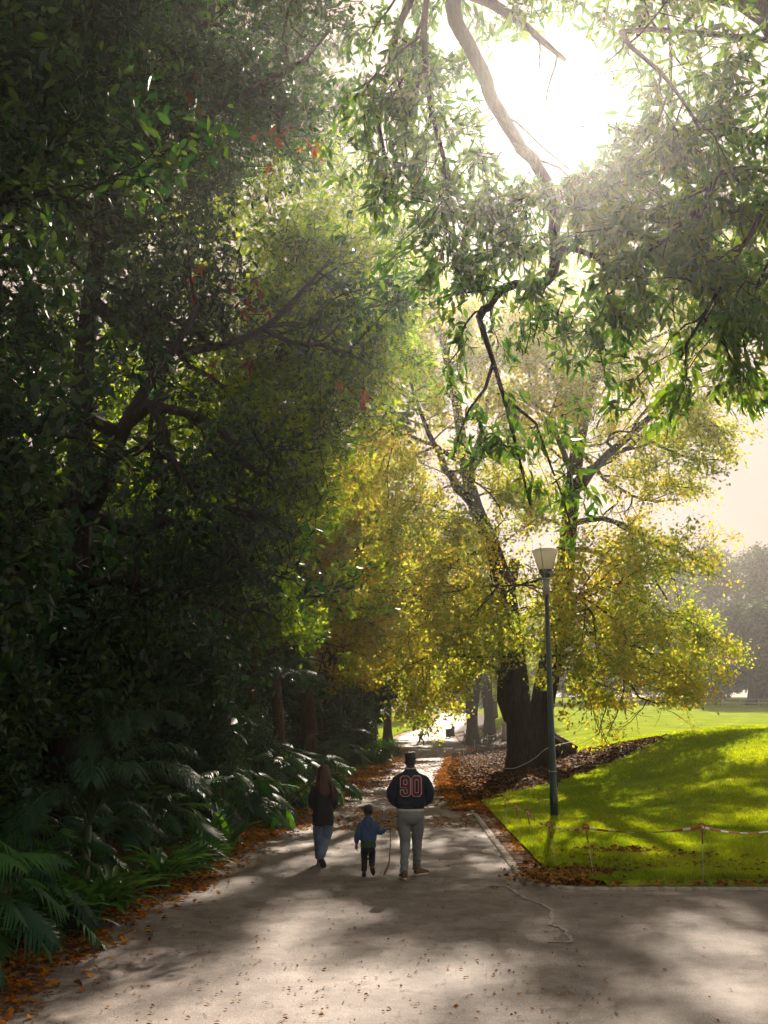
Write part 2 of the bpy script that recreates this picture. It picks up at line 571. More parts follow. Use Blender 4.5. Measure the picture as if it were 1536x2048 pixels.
lys = [14.6, 14.66, 14.75] + list(np.arange(14.9, 60, 0.3)) + list(np.arange(60, 110, 0.8)) + list(np.arange(110, 260, 3)) + [270, 290, 320, 360, 420, 520, 700, 1000]
lds = np.r_[np.arange(0, 16, 0.3), np.arange(16, 30, 0.8), 32, 36, 42, 50, 60, 75, 95, 120, 160, 220, 300]
V = []
for y in lys:
    x0 = float(Redge(max(y, 14.5))) + 0.5
    d0 = x0
    if y < 15.4:
        x0 += 0.75 * (1 - (y - 14.6) / 0.8) ** 2
    for d in lds:
        V.append((x0 + d, y, tz(x0 + d, y) + (-0.06 if y < 14.65 else 0.05) + .012 * wob(x0 + d, y)))
V = np.array(V)
nx = len(lds)
i = np.arange(nx - 1)
Q = np.concatenate([np.c_[j * nx + i, j * nx + i + 1, (j + 1) * nx + i + 1, (j + 1) * nx + i] for j in range(len(lys) - 1)])
cen = V[Q].mean(1)
mm = is_mulch(cen[:, 0], cen[:, 1])


def submesh(name, V, Q, mat):
    used = np.unique(Q)
    remap = np.zeros(len(V), int); remap[used] = np.arange(len(used))
    return obj(name, mesh(name, V[used], remap[Q], True), mat)


tag(submesh("lawn", V, Q[~mm], M['lawn']), kind='structure')
tag(submesh("mulch_bed", V, Q[mm], M['mulch']), kind='structure')
# front riser of the lawn towards the road
# grass verge on the left, far along the path
vys = list(np.arange(112, 215, 2.0)) + [225, 250]
grid_sheet(lambda y: np.linspace(-40, float(Ledge(y)) - 1.2, 14), vys, 14, 0.03, "verge", M['lawn'])

# kerb strip and brick gutter following the right edge and turning the corner
def edge_line(off):
    pts = []
    for y in np.arange(46, 15.3, -0.23):
        pts.append((float(Redge(y)) + off, y))
    c = (float(Redge(15.3)) + 0.9, 15.25)
    r = 0.9 - off
    for a in np.linspace(PI, 1.5 * PI, 7)[1:]:
        pts.append((c[0] + r * math.cos(a), c[1] + r * math.sin(a)))
    x = c[0]
    while x < 40:
        x += 0.23
        pts.append((x, c[1] - r + 0.0 * x))
    return pts


def strip(o0, o1, z0, z1, name, mat, gap=0.0):
    a, b = edge_line(o0), edge_line(o1)
    mb = MB()
    step = 1
    for k in range(0, len(a) - 1, step):
        p, q, r, s = [np.array(v) for v in (a[k], a[k + 1], b[k + 1], b[k])]
        if gap:
            q = p + (q - p) * (1 - gap); r = s + (r - s) * (1 - gap)
        dz = random.uniform(-.006, .006) if gap else 0.0
        V = [(*v, z0) for v in (p, q, r, s)] + [(*v, z1 + dz) for v in (p, q, r, s)]
        mb.add(V, [[4, 5, 6, 7], [0, 1, 5, 4], [1, 2, 6, 5], [2, 3, 7, 6], [3, 0, 4, 7]])
    return tag(mb.build(name, mat), kind='structure')


strip(0.0, 0.13, -0.05, 0.03, "kerb", M['concrete'])
strip(0.135, 0.33, -0.05, 0.022, "brick_gutter", M['brick'], 0.06)
strip(0.333, 0.62, -0.05, 0.016, "gutter_bed", M['litter'])

ck = [(979, 1773), (1012, 1774), (1045, 1793), (1099, 1818), (1103, 1847), (1132, 1864), (1140, 1884), (1099, 1885)]
cp = crom([flat(*p) for p in ck], 40) + rng.normal(0, .016, (40, 2))
V = []; Q = []
for k, p in enumerate(cp):
    t = cp[min(k + 1, 39)] - cp[max(k - 1, 0)]
    n = np.array([-t[1], t[0]]); n /= np.linalg.norm(n)
    w = 0.017 + 0.008 * math.sin(k * 1.7) + 0.01 * random.random()
    V += [(*(p + n * w), 0.009), (*(p - n * w), 0.009)]
    if k: Q.append((2 * k - 2, 2 * k - 1, 2 * k + 1, 2 * k))
tag(obj("crack_filler", mesh("crack_filler", np.array(V), np.array(Q)), M['crack']), kind='structure')

#@@TREES
# ------------------------------------------------------------------ trees
class Tree:
    def __init__(self):
        self.mb = MB(); self.AP = []; self.AD = []

    def limb(self, ctrl, r0, r1, n=None, sides=8, flare=0.0, wig=0.0):
        ctrl = np.asarray(ctrl, float)
        L = np.linalg.norm(np.diff(ctrl, axis=0), axis=1).sum()
        n = n or max(5, int(L * 1.6))
        P = crom(ctrl, n)
        if wig:
            P[1:-1] += rng.normal(0, wig, (n - 2, 3))
        t = np.linspace(0, 1, n)
        R = r0 + (r1 - r0) * t ** 0.85
        if flare:
            z = P[:, 2] - P[0, 2]
            R = R * (1 + flare * np.exp(-np.clip(z, 0, None) / 0.8))
        if flare and r0 > .25:
            V, Q, Tt = tube(P, R, 30, True)
            sd = rng.random() * 50
            for k in range(n):
                for q in range(30):
                    a = 2 * PI * q / 30
                    f = noise.noise(Vector((math.cos(a) * 2.6 + sd, math.sin(a) * 2.6, P[k, 2] * .22))) + .5 * noise.noise(Vector((math.cos(a) * 6 + sd, math.sin(a) * 6, P[k, 2] * .5)))
                    low = math.exp(-max(0, P[k, 2] - P[0, 2]) / 1.0)
                    V[k * 30 + q] = P[k] + (V[k * 30 + q] - P[k]) * (1 + f * (.15 + .17 * low))
            self.mb.add(V, Q, Tt)
        else:
            self.mb.tube(P, R, sides)
        return P, R

    def sprout(self, P, R, S, lv=0):
        s = S[lv]
        seg = np.linalg.norm(np.diff(P, axis=0), axis=1)
        L = seg.sum()
        n = max(1, int(L * s['dens'] + rng.random()))
        for i in range(n):
            t = s.get('tmin', .25) + (1 - s.get('tmin', .25)) * (i + rng.random()) / n
            f = t * (len(P) - 1); k = min(int(f), len(P) - 2); u = f - k
            p = P[k] * (1 - u) + P[k + 1] * u
            r = R[k] * (1 - u) + R[k + 1] * u
            tan = nrm(P[k + 1] - P[k])
            v = rng.normal(0, 1, 3); v[2] = v[2] * s.get('vz', .7); v -= tan * (v @ tan); v = nrm(v)
            a = math.radians(s['ang'] + rng.normal(0, 12))
            d = tan * math.cos(a) + v * math.sin(a)
            ln = s['len'] * (0.55 + 0.75 * rng.random()) * (1.15 - 0.45 * t)
            m = s.get('seg', 5)
            rr = min(r * .7, ln * s.get('thick', .016) + .004)
            pts = [p]
            q = p.copy()
            for j in range(m):
                d = nrm(d + rng.normal(0, s.get('wig', .18), 3) + np.array([0, 0, s.get('up', 0.0)]))
                q = q + d * ln / m
                pts.append(q)
            pts = np.array(pts)
            rad = np.linspace(rr, max(rr * .3, .003), m + 1)
            self.mb.tube(pts, rad, s.get('sides', 4), cap=False)
            if lv + 1 < len(S):
                self.sprout(pts, rad, S, lv + 1)
            else:
                self.anchors(pts, s.get('anch', 6))

    def anchors(self, pts, m):
        t = 0.15 + 0.85 * rng.random(m)
        f = t * (len(pts) - 1); k = np.minimum(f.astype(int), len(pts) - 2); u = (f - k)[:, None]
        self.AP.append(pts[k] * (1 - u) + pts[k + 1] * u)
        self.AD.append(nrm(pts[k + 1] - pts[k]))

    def fill(self, blobs, n, size=.7):
        """clusters with their own twig inside ellipsoids (centre, radius xyz)"""
        vols = np.array([b[1][0] * b[1][1] * b[1][2] for b in blobs], float) ** (2 / 3)
        cnt = (vols / vols.sum() * n).astype(int) + 1
        for (c, r), k in zip(blobs, cnt):
            d = nrm(rng.normal(0, 1, (k, 3))) * (rng.random((k, 1)) ** .45)
            C = np.array(c) + d * np.array(r)
            for q, dd in zip(C, d):
                dr = nrm(dd + rng.normal(0, .5, 3))
                a = q - dr * size * .6
                b = q + dr * size * .6
                pts = np.array([a, (a + b) / 2 + rng.normal(0, .08 * size, 3), b])
                self.mb.tube(pts, [.014, .009, .004], 3, cap=False)
                self.anchors(pts, 5)

    def leaves(self, tmpl, per, L, spread, droop=0.0, flat=0.5, jit=.35, drop=None):
        P = np.concatenate(self.AP); D = np.concatenate(self.AD)
        P = np.repeat(P, per, 0); D = np.repeat(D, per, 0)
        n = len(P)
        P = P + rng.normal(0, spread, (n, 3))
        Y = nrm(D * .5 + rng.normal(0, .8, (n, 3)) + np.array([0, 0, -droop]))
        up = nrm(rng.normal(0, 1, (n, 3)) * (1 - flat) + np.array([0, 0, 1.0]) * flat + 1e-3)
        s = L * (1 - jit + 2 * jit * rng.random(n))
        if drop is not None:
            k = ~drop(P); P, Y, up, s = P[k], Y[k], up[k], s[k]
        return scatter(tmpl[0], tmpl[1], P, Y, up, s)


def make_tree(name, label, T, lv, leaf, bark, loc=None, group=None, cat='tree'):
    """T in world space; loc = base"""
    base = np.array(loc, float)
    V = np.concatenate(T.mb.V) - base
    Fs = [np.concatenate(T.mb.Q)] + ([np.concatenate(T.mb.T)] if T.mb.T else [])
    root = thing(name, label, cat, tuple(base), 0, group)
    obj("trunk", mesh("trunk", V, Fs, True), bark, root)
    LV, LF = lv
    obj("crown", mesh("crown", LV - base, LF), leaf, root)
    return root


def P3(lst, Y0):
    out = []
    for q in lst:
        out.append(pix(q[0], q[1], Y0 + (q[2] if len(q) > 2 else 0)))
    return out


# --- the big forked elm by the lamp post
EY = 46.0
eb = ground(1062, 1536)
EY = eb[1]
T = Tree()
base = np.array([eb[0], eb[1], eb[2] - 0.25])
S_ELM = [dict(dens=1.0, ang=58, len=3.8, up=.0, wig=.22, thick=.018, sides=5, seg=6, tmin=.22),
         dict(dens=2.4, ang=50, len=1.8, up=-.03, wig=.24, thick=.011, sides=3, seg=4, tmin=.15, anch=9)]
limbs = []
bl = np.array(pix(1040, 1545, EY)); bl[2] = base[2]
br = np.array(pix(1072, 1545, EY)); br[2] = base[2]
l1 = [bl] + P3([(1038, 1440), (1030, 1310), (1012, 1190), (983, 1090), (950, 1010), (930, 920), (912, 800), (888, 690), (868, 590)], EY)
r1 = [br] + P3([(1079, 1440), (1106, 1300), (1128, 1150), (1142, 1000), (1160, 870), (1188, 760, 1), (1212, 650, 2), (1235, 540, 3)], EY)
limbs.append(T.limb(l1, .6, .13, 30, 14, .28))
limbs.append(T.limb(r1, .62, .12, 30, 14, .28))
for ctrl, r0, r1_ in [
    (P3([(945, 1005), (910, 965, -1), (880, 915, -2), (852, 850, -3), (820, 760, -3)], EY), .26, .06),
    (P3([(940, 960), (965, 860, 2), (990, 740, 3), (1010, 620, 4)], EY), .2, .05),
    (P3([(1145, 985), (1195, 930, -2), (1250, 880, -3), (1310, 825, -3), (1370, 775, -3), (1440, 735, -3), (1500, 700, -3)], EY), .24, .05),
    (P3([(1150, 950), (1230, 915, 2), (1300, 865, 3), (1380, 830, 4), (1450, 790, 4)], EY), .18, .04),
    (P3([(1132, 1050), (1200, 1040, -1), (1262, 1058, -2), (1288, 1085, -2), (1300, 1140, -2), (1335, 1200, -2)], EY), .16, .03),
    (P3([(1108, 1330), (1150, 1300, -1), (1195, 1305, -2), (1240, 1345, -3), (1285, 1395, -3), (1335, 1405, -3)], EY), .12, .02),
    (P3([(1112, 1300), (1190, 1270, -2), (1260, 1290, -3), (1330, 1330, -3), (1380, 1370, -3)], EY), .12, .02),
    (P3([(1125, 1220), (1180, 1180, -1), (1250, 1190, -2), (1320, 1220, -2), (1375, 1260, -2)], EY), .13, .025),
    (P3([(1122, 1240), (1200, 1230, 2), (1280, 1260, 3), (1330, 1300, 3)], EY), .13, .025),
    (P3([(1140, 1100), (1220, 1110, 2), (1290, 1140, 3), (1350, 1160, 3)], EY), .14, .03),
    (P3([(985, 1102), (930, 1112, -1), (890, 1150, -2), (862, 1200, -3), (850, 1240, -3)], EY), .14, .025),
    (P3([(1035, 1370), (985, 1330, -1), (930, 1310, -2), (870, 1310, -3), (820, 1330, -3)], EY), .14, .025),
    (P3([(1005, 1200), (940, 1180, 1), (880, 1190, 2), (830, 1230, 3)], EY), .14, .03),
    (P3([(960, 1050), (890, 1030, 0), (820, 1040, 1), (780, 1080, 1)], EY), .14, .03),
    (P3([(1030, 1260), (1010, 1200, -4), (1000, 1170, -7), (985, 1190, -9)], EY), .14, .03),
    (P3([(1110, 1260), (1120, 1210, -4), (1150, 1190, -7), (1190, 1240, -9)], EY), .14, .03),
    (P3([(1145, 960), (1120, 880, -4), (1090, 820, -6), (1040, 790, -8)], EY), .16, .04),
    (P3([(1190, 760), (1270, 700, 0), (1350, 660, 0), (1430, 640, 0)], EY), .14, .03),
    (P3([(1215, 640), (1300, 560, 2), (1380, 500, 2), (1450, 440, 2)], EY), .14, .03),
    (P3([(1110, 1330), (1135, 1330, -2), (1180, 1350, -3), (1215, 1385, -4)], EY), .09, .015),
    (P3([(935, 930), (860, 885, -1), (800, 870, -2), (745, 890, -2)], EY), .13, .03),
    (P3([(914, 800), (850, 765, 0), (790, 750, 1), (730, 770, 1)], EY), .12, .03),
    (P3([(905, 740), (960, 690, 1), (1020, 640, 2), (1080, 600, 2)], EY), .12, .03),
    (P3([(1163, 860), (1110, 760, -1), (1060, 700, -2), (1010, 700, -3)], EY), .12, .03),
    (P3([(1158, 900), (1230, 970, 1), (1300, 1000, 1), (1360, 1000, 1)], EY), .12, .03),
    (P3([(1195, 740), (1270, 770, 2), (1340, 740, 3), (1410, 700, 3)], EY), .12, .03),
    (P3([(1205, 690), (1260, 610, -1), (1340, 590, -2), (1410, 560, -2), (1480, 560, -2)], EY), .12, .03),
    (P3([(890, 690), (830, 620, 0), (790, 540, 1), (760, 450, 2)], EY), .12, .03),
]:
    limbs.append(T.limb(ctrl, r0, r1_, None, 7, 0, .05))
for k, (P, R) in enumerate(limbs):
    T.sprout(P[8:] if k < 2 else P, R[8:] if k < 2 else R, S_ELM)
T.fill([(pix(px, py, EY + dy), (r, r * .8, r * .8)) for px, py, dy, r in [(1250, 750, -1, 2.2), (1350, 790, -1, 2.0), (1200, 890, -2, 2.0), (1300, 930, -1, 2.0), (1150, 690, -1, 2.0), (1400, 670, 0, 2.2), (1060, 690, -1, 1.8), (890, 790, -1, 2.0), (850, 930, -1, 2.0), (1000, 930, -2, 1.8),
        (1250, 620, 0, 2.2), (1100, 560, 1, 2.0), (950, 600, 1, 2.0), (810, 680, 0, 2.0), (1080, 1010, -2, 1.8), (1230, 1150, -2, 2.0), (1150, 1080, -3, 1.6), (920, 1060, -2, 1.8), (820, 1080, 0, 1.8), (1450, 560, 0, 2.0), (960, 1240, -2, 1.5), (1280, 1230, -1, 1.6), (820, 590, 0, 2.0), (775, 760, 0, 2.0), (765, 890, 0, 1.8), (800, 990, 0, 1.8), (720, 980, 1, 1.8), (700, 860, 1, 1.8), (860, 700, -1, 1.8), (930, 720, 0, 1.6)]], 850, 1.0)
# a third stem standing close behind
b3 = ground(1022, 1508)
T3 = T.limb([np.array([b3[0], EY + 3, tz(b3[0], EY + 3) - .2])] + P3([(1022, 1420), (1020, 1320), (1015, 1220), (1030, 1120)], EY + 3), .6, .25, 14, 10, .3)
T.sprout(T3[0][6:], T3[1][6:], S_ELM)
STEM = np.concatenate([limbs[0][0][9:26], limbs[1][0][12:22], limbs[2][0], limbs[4][0], limbs[6][0][:10]])


def elm_gaps(P):
    """thin far side, and bare openings along the big stems"""
    d = np.full(len(P), 9.0)
    for q in STEM:
        d = np.minimum(d, np.hypot(P[:, 0] - q[0], P[:, 2] - q[2]))
    r = rng.random(len(P))
    return ((P[:, 0] > 7.5) & (P[:, 2] < 2.9) & (r < .93)) | ((P[:, 1] > EY + 1.0) & (r < .92)) | ((P[:, 1] < EY + 1.5) & (d < .75) & (r < .8))


lv = T.leaves(ROUND, 12, .135, .24, .25, .55, drop=elm_gaps)
print("elm leaves", len(lv[1]) // 4)
make_tree("elm_tree", "huge forked elm with yellowing leaves behind the lamp post", T, lv, M['elm_leaf'], M['elm_bark'], tuple(base), "autumn elms lining the path")


# --- generic avenue elm used for the rows
def avenue_elm(seed, h=22.0, tr=.7, per=6, LL=.2, S=None, lowest=4.0, spread=6.5, nl=12, stems=2):
    global rng
    keep = rng
    rng = np.random.default_rng(seed)
    T = Tree()
    L = []
    for s in range(stems):
        a = rng.random() * 6.28 + s * PI
        o = np.array([math.cos(a), math.sin(a), 0]) * (tr * .35 if stems > 1 else 0)
        tip = np.array([math.cos(a) * spread * .35, math.sin(a) * spread * .35, h])
        c = [o + (0, 0, -.3), o * 1.2 + (0, 0, h * .15), o * 1.8 + tip * (.35, .35, .4) + rng.normal(0, .3, 3), tip * (.7, .7, .7) + rng.normal(0, .5, 3), tip]
        L.append(T.limb(c, tr * (1 if stems == 1 else .8), .08, 24, 12, .35))
    out = []
    for i in range(nl):
        P, R = L[i % stems]
        z = lowest + (h * .85 - lowest) * (i / nl)
        k = int(np.argmin(np.abs(P[:, 2] - z)))
        a = i * 2.4 + rng.random()
        ln = spread * (1.05 - .45 * i / nl) * (.8 + .4 * rng.random())
        d = np.array([math.cos(a), math.sin(a), 0])
        c = [P[k], P[k] + d * ln * .35 + (0, 0, .8), P[k] + d * ln * .7 + (0, 0, .6 + rng.normal(0, .3)), P[k] + d * ln + (0, 0, -.6 + 1.6 * i / nl)]
        out.append(T.limb(c, R[k] * .5, .03, None, 6, 0, .06))
    S = S or [dict(dens=1.25, ang=58, len=spread * .5, up=-.0, wig=.22, thick=.016, sides=4, seg=5, tmin=.2),
              dict(dens=2.4, ang=50, len=1.7, up=-.05, wig=.24, thick=.012, sides=3, seg=3, tmin=.2, anch=9)]
    for P, R in out:
        T.sprout(P, R, S)
    for P, R in L:
        k = int(np.argmin(np.abs(P[:, 2] - lowest * 1.3)))
        T.sprout(P[k:], R[k:], S)
    lv = T.leaves(ROUND, per, LL, .2, .25, .55)
    rng = keep
    return T, lv


TA, lvA = avenue_elm(21, 21, .7, 8, .2, lowest=7.0)
TB, lvB = avenue_elm(33, 18, .55, 8, .2, lowest=4.8, spread=6.0)
print("avenue leaves", len(lvA[1]) // 4, len(lvB[1]) // 4)
rows = [  # x, y, kind, mat, label
    (9.3, 104, 0, 'elm_leaf_green', "thick elm trunk right of the path beside the bins, behind the rope posts"),
    (11.4, 106, 0, 'elm_leaf', "elm with broad trunk just right of the thick one behind the rope"),
    (13.0, 124, 1, 'elm_leaf_green', "elm where the path climbs, right side beyond the broad trunks"),
    (16.6, 150, 1, 'elm_leaf_green', "distant green elm on the right near the crest of the path"),
    (-3.6, 52, 1, 'elm_leaf_gold', "golden elm leaning over the left shrubs, nearest of the left row"),
    (-3.4, 64, 1, 'elm_leaf', "second elm of the left row, its pale yellow skirt over the shrubs"),
    (-1.9, 78, 0, 'elm_leaf_gold', "golden elm in the left row behind the dark round shrubs"),
    (-1.2, 96, 1, 'elm_leaf', "yellow green elm in the left row, middle of the row of trunks"),
    (0.3, 112, 0, 'elm_leaf_green', "green elm at the end of the left row of trunks"),
    (-1.4, 128, 1, 'elm_leaf_gold', "small golden elm set back behind the left row"),
    (4.8, 185, 0, 'elm_leaf_green', "hazy green elm left of where the path climbs"),
]
elmA = elmB = None
for x, y, k, mt, lab in rows:
    loc = (x, y, tz(x, y))
    if k == 0 and elmA is None:
        elmA = make_tree("elm_tree", lab, TA, lvA, M['elm_leaf'], M['elm_bark'], (0, 0, 0), "autumn elms lining the path"); o = elmA; o.location = loc
    elif k == 1 and elmB is None:
        elmB = make_tree("elm_tree", lab, TB, lvB, M['elm_leaf'], M['elm_bark'], (0, 0, 0), "autumn elms lining the path"); o = elmB; o.location = loc
    else:
        o = dup(elmA if k == 0 else elmB, loc, rng.random() * 6.28, .9 + .2 * rng.random(), lab)
    recolour(o, "crown", M[mt])

# --- dark glossy laurel-like trees on the left
S_DARK = [dict(dens=1.1, ang=55, len=2.3, up=.02, wig=.3, thick=.02, sides=5, seg=6, tmin=.15),
          dict(dens=2.0, ang=50, len=1.1, up=-.03, wig=.3, thick=.014, sides=3, seg=4, tmin=.2, anch=7)]
T = Tree()
DY = 18.0
b = np.array(pix(140, 1450, DY)); b[2] = tz(b[0], b[1])
lim = [T.limb([b - (0, 0, .2)] + P3([(140, 1300), (148, 1150), (158, 1000), (162, 860), (172, 700, .5), (195, 500, 1), (225, 250, 1.5), (255, 40, 2), (290, -150, 2)], DY), .36, .09, 28, 10, .4)]
for ctrl, r0, r1_ in [
    (P3([(165, 1040), (205, 960, -.5), (238, 880, -1), (270, 810, -1.2), (330, 720, -1.5), (400, 610, -1.5)], DY), .22, .06),
    (P3([(250, 850, -1), (300, 812, -1.4), (370, 825, -1.8), (440, 860, -2), (500, 930, -2.2), (560, 960, -2.4)], DY), .13, .03),
    (P3([(240, 870, -1), (165, 830, -1.6), (80, 848, -2), (-20, 862, -2.4), (-140, 850, -2.6)], DY), .15, .07),
    (P3([(160, 1020), (215, 1035, -.6), (262, 1068, -1), (292, 1072, -1.1), (312, 1038, -1.2), (345, 1045, -1.3), (378, 1065, -1.4), (420, 1030, -1.5), (480, 1015, -1.6), (560, 1040, -1.6)], DY), .15, .03),
    (P3([(150, 1000), (90, 1012, .5), (20, 1022, .8), (-80, 1050, 1)], DY), .13, .06),
    (P3([(185, 600, .5), (260, 660, .2), (350, 700, 0), (450, 690, -.2), (530, 660, -.5), (600, 590, -.6), (660, 520, -.6)], DY), .15, .03),
    (P3([(215, 400, 1), (290, 340, .6), (380, 260, .3), (480, 190, 0), (580, 140, -.2), (660, 60, -.4)], DY), .15, .03),
    (P3([(235, 220, 1.5), (330, 120, 1), (430, 30, .8), (540, -60, .6)], DY), .13, .03),
    (P3([(205, 460, 1), (120, 400, 0), (30, 300, -1), (-60, 240, -1)], DY), .13, .04),
    (P3([(300, 812, -1.4), (330, 860, -2), (350, 940, -2.2), (400, 990, -2.4), (470, 1100, -2.6), (540, 1180, -2.6)], DY), .08, .02),
    (P3([(145, 1180), (220, 1160, -1), (320, 1180, -1.6), (410, 1200, -2), (500, 1250, -2)], DY), .1, .02),
    (P3([(530, 660, -.5), (600, 690, -.8), (680, 700, -1), (740, 730, -1)], DY), .06, .02),
]:
    lim.append(T.limb(ctrl, r0, r1_, None, 7, 0, .03))
for k, (P, R) in enumerate(lim):
    T.sprout(P[12:] if k == 0 else P, R[12:] if k == 0 else R, S_DARK)
bl = []
for px, py, dy, r in [(60, 200, 1, 1.9), (200, 120, 0, 1.8), (330, 60, 2, 1.7), (470, 120, 1, 1.5), (120, 330, -1, 1.6), (280, 280, 2, 1.6), (400, 300, 0, 1.4), (560, 230, 1, 1.3), (50, 480, 2, 1.3),
                      (330, 480, 1, 1.3), (420, 600, 0, 1.2), (300, 640, 0, 1.1), 
                      (480, 900, -1, 1.0), (380, 960, 0, .8), (460, 1120, -1, 1.0), (330, 1160, 0, 1.0), (240, 1230, 0, 1.1), (60, 1150, 1, 1.2), (60, 680, 1, .9), (30, -40, 1, 1.8), (250, -60, 1, 1.8), (440, -80, 1, 1.6), (620, 20, 0, 1.1)]:
    c = pix(px, py, DY + dy)
    bl.append((c, (r, r * 1.1, r * .8)))
T.fill(bl, 2000, .8)
lv = T.leaves(LAUREL, 4, .17, .12, .2, .4)
print("dark leaves", len(lv[1]) // 8)
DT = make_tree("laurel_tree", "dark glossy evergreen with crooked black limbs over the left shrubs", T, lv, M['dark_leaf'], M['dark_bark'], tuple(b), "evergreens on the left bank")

TR = Tree()
for px, py, dy, n in [(560, 275, 0, 16), (600, 290, 0, 10), (395, 205, 1, 12), (725, 805, -1, 14), (420, 570, 0, 14), (460, 720, 0, 10), (500, 640, 0, 10)]:
    c = np.array(pix(px, py, DY - 1.5 + dy))
    for k in range(n // 3):
        q = c + rng.normal(0, .22, 3)
        TR.mb.tube([q + (0, .1, .35), q], [.008, .004], 3)
        TR.anchors(np.array([q + (0, .1, .3), q]), 4)
tv = TR.leaves(LAUREL, 1, .2, .05, .9, .3)
obj("dead_leaves", mesh("dead_leaves", tv[0] - b, tv[1]), M['red_leaf'], DT)
# second evergreen, trunk outside the frame on the left, and one tall behind
def evergreen(name, label, bx, by, h, blobs, n, leaf, bark, tmpl, L, per=4, tr=.3, lo=.35, group="evergreens on the left bank", nl=9, spread=4.0, fillsize=.9):
    T = Tree()
    b = np.array((bx, by, tz(bx, by)))
    lean = rng.normal(0, .4, 2)
    P, R = T.limb([b - (0, 0, .2), b + (.1, 0, h * .3), b + (lean[0] * .6, lean[1] * .6, h * .6), b + (lean[0], lean[1], h * .95)], tr, .06, 18, 9, .3)
    for i in range(nl):
        k = int(len(P) * (lo + (.95 - lo) * i / nl))
        a = i * 2.4 + rng.random()
        d = np.array([math.cos(a), math.sin(a), 0])
        ln = spread * (.7 + .5 * rng.random()) * (1.1 - .5 * i / nl)
        q, r = T.limb([P[k], P[k] + d * ln * .4 + (0, 0, .5), P[k] + d * ln * .75 + (0, 0, .7), P[k] + d * ln + (0, 0, .5)], R[k] * .5, .02, None, 6, 0, .06)
        T.sprout(q, r, S_DARK)
    if blobs:
        T.fill(blobs, n, fillsize)
    lv = T.leaves(tmpl, per, L, .15, .2, .45)
    print(label[:30], len(lv[1]) // len(tmpl[1]))
    return make_tree(name, label, T, lv, leaf, bark, tuple(b), group)


bl = [(pix(px, py, Y), (r, r, r * .85)) for px, py, Y, r in [(-40, 150, 11, 1.3), (90, 60, 12, 1.2), (-60, 400, 11, 1.2), (60, 250, 12.5, 1.0), (-60, 650, 11, 1.0), (-40, 900, 11, .9), (180, -30, 12, 1.2), (-80, 1100, 11.5, 1.2)]]
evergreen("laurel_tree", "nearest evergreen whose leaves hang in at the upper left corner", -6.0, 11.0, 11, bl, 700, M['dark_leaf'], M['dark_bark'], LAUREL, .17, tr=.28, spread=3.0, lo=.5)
bl = [(pix(px, py, Y), (r, r, r * .85)) for px, py, Y, r in [(700, 760, 21, .9), (640, 860, 20, .95), (600, 990, 19, .9), (750, 690, 23, .9), (560, 880, 19, 1.0), (620, 740, 20, 1.0), (540, 740, 20, 1.0), (660, 620, 21, 1.0), (560, 620, 20.5, 1.0), (480, 820, 19, 1.0), (520, 1060, 19, .9), (700, 520, 23, 1.0), (600, 500, 22, 1.0), (800, 620, 24, .5), (825, 720, 24, .42), (835, 560, 26, .5), (800, 470, 25, .6)]]
evergreen("lime_tree", "leafy olive tree whose lit sprays reach over the left half of the path", -5.2, 22.5, 13, bl, 950, M['lime_leaf'], M['dark_bark'], LAUREL, .17, per=4, tr=.26, spread=3.2, lo=.45)
# backlit lime tree behind the dark one
bl = [(pix(px, py, Y), (r * 1.1, r, r * .85)) for px, py, Y, r in [(420, 420, 27, 2.2), (560, 480, 28, 2.2), (680, 560, 28, 2.0), (760, 660, 28, 1.6), (500, 650, 29, 2.2), (650, 720, 28, 1.9), (760, 800, 28, 1.5), (420, 850, 30, 2.2), (580, 900, 29, 2.0), 
        (350, 1050, 31, 2.2), (500, 1080, 30, 2.0), (250, 950, 32, 2.2), (130, 1000, 32, 2.0), (700, 400, 30, 1.8), (620, 330, 30, 1.6)]]
evergreen("lime_tree", "backlit yellow green tree glowing behind the dark evergreen", -4.8, 28.5, 16, bl, 1200, M['lime_leaf'], M['dark_bark'], OVAL, .19, per=5, tr=.32, spread=4.5)
bl = [(pix(px, py, Y), (r * 1.1, r, r * .85)) for px, py, Y, r in [(480, 1200, 36, 2.0), (400, 1260, 36, 2.0), (500, 980, 38, 2.2)]]
evergreen("lime_tree", "dim green tree hanging over the undergrowth in front of the golden elms", -5.0, 37.0, 14, bl, 1100, M['lime_leaf'], M['brown_bark'], OVAL, .2, per=5, tr=.25, spread=3.5)
bl = [(pix(px, py, Y), (r * 1.2, r, r * .85)) for px, py, Y, r in [(100, 250, 36, 3.5), (300, 150, 38, 3.5), (200, 500, 36, 3.2), (80, 750, 36, 3.2), (250, 800, 37, 3.0), (480, 250, 38, 3.0), (100, 1000, 36, 3.2), (300, 1050, 36, 3.0), (50, 1250, 34, 3.2), (250, 1280, 34, 2.8), (560, 100, 38, 2.6), (640, 230, 38, 2.2)]]
evergreen("dark_tree", "tall dark tree filling the wood far behind on the left", -11.0, 37.0, 22, bl, 1500, M['dark_leaf'], M['dark_bark'], OVAL, .3, per=5, tr=.4, spread=5.5, group="evergreens on the left bank", fillsize=1.2)

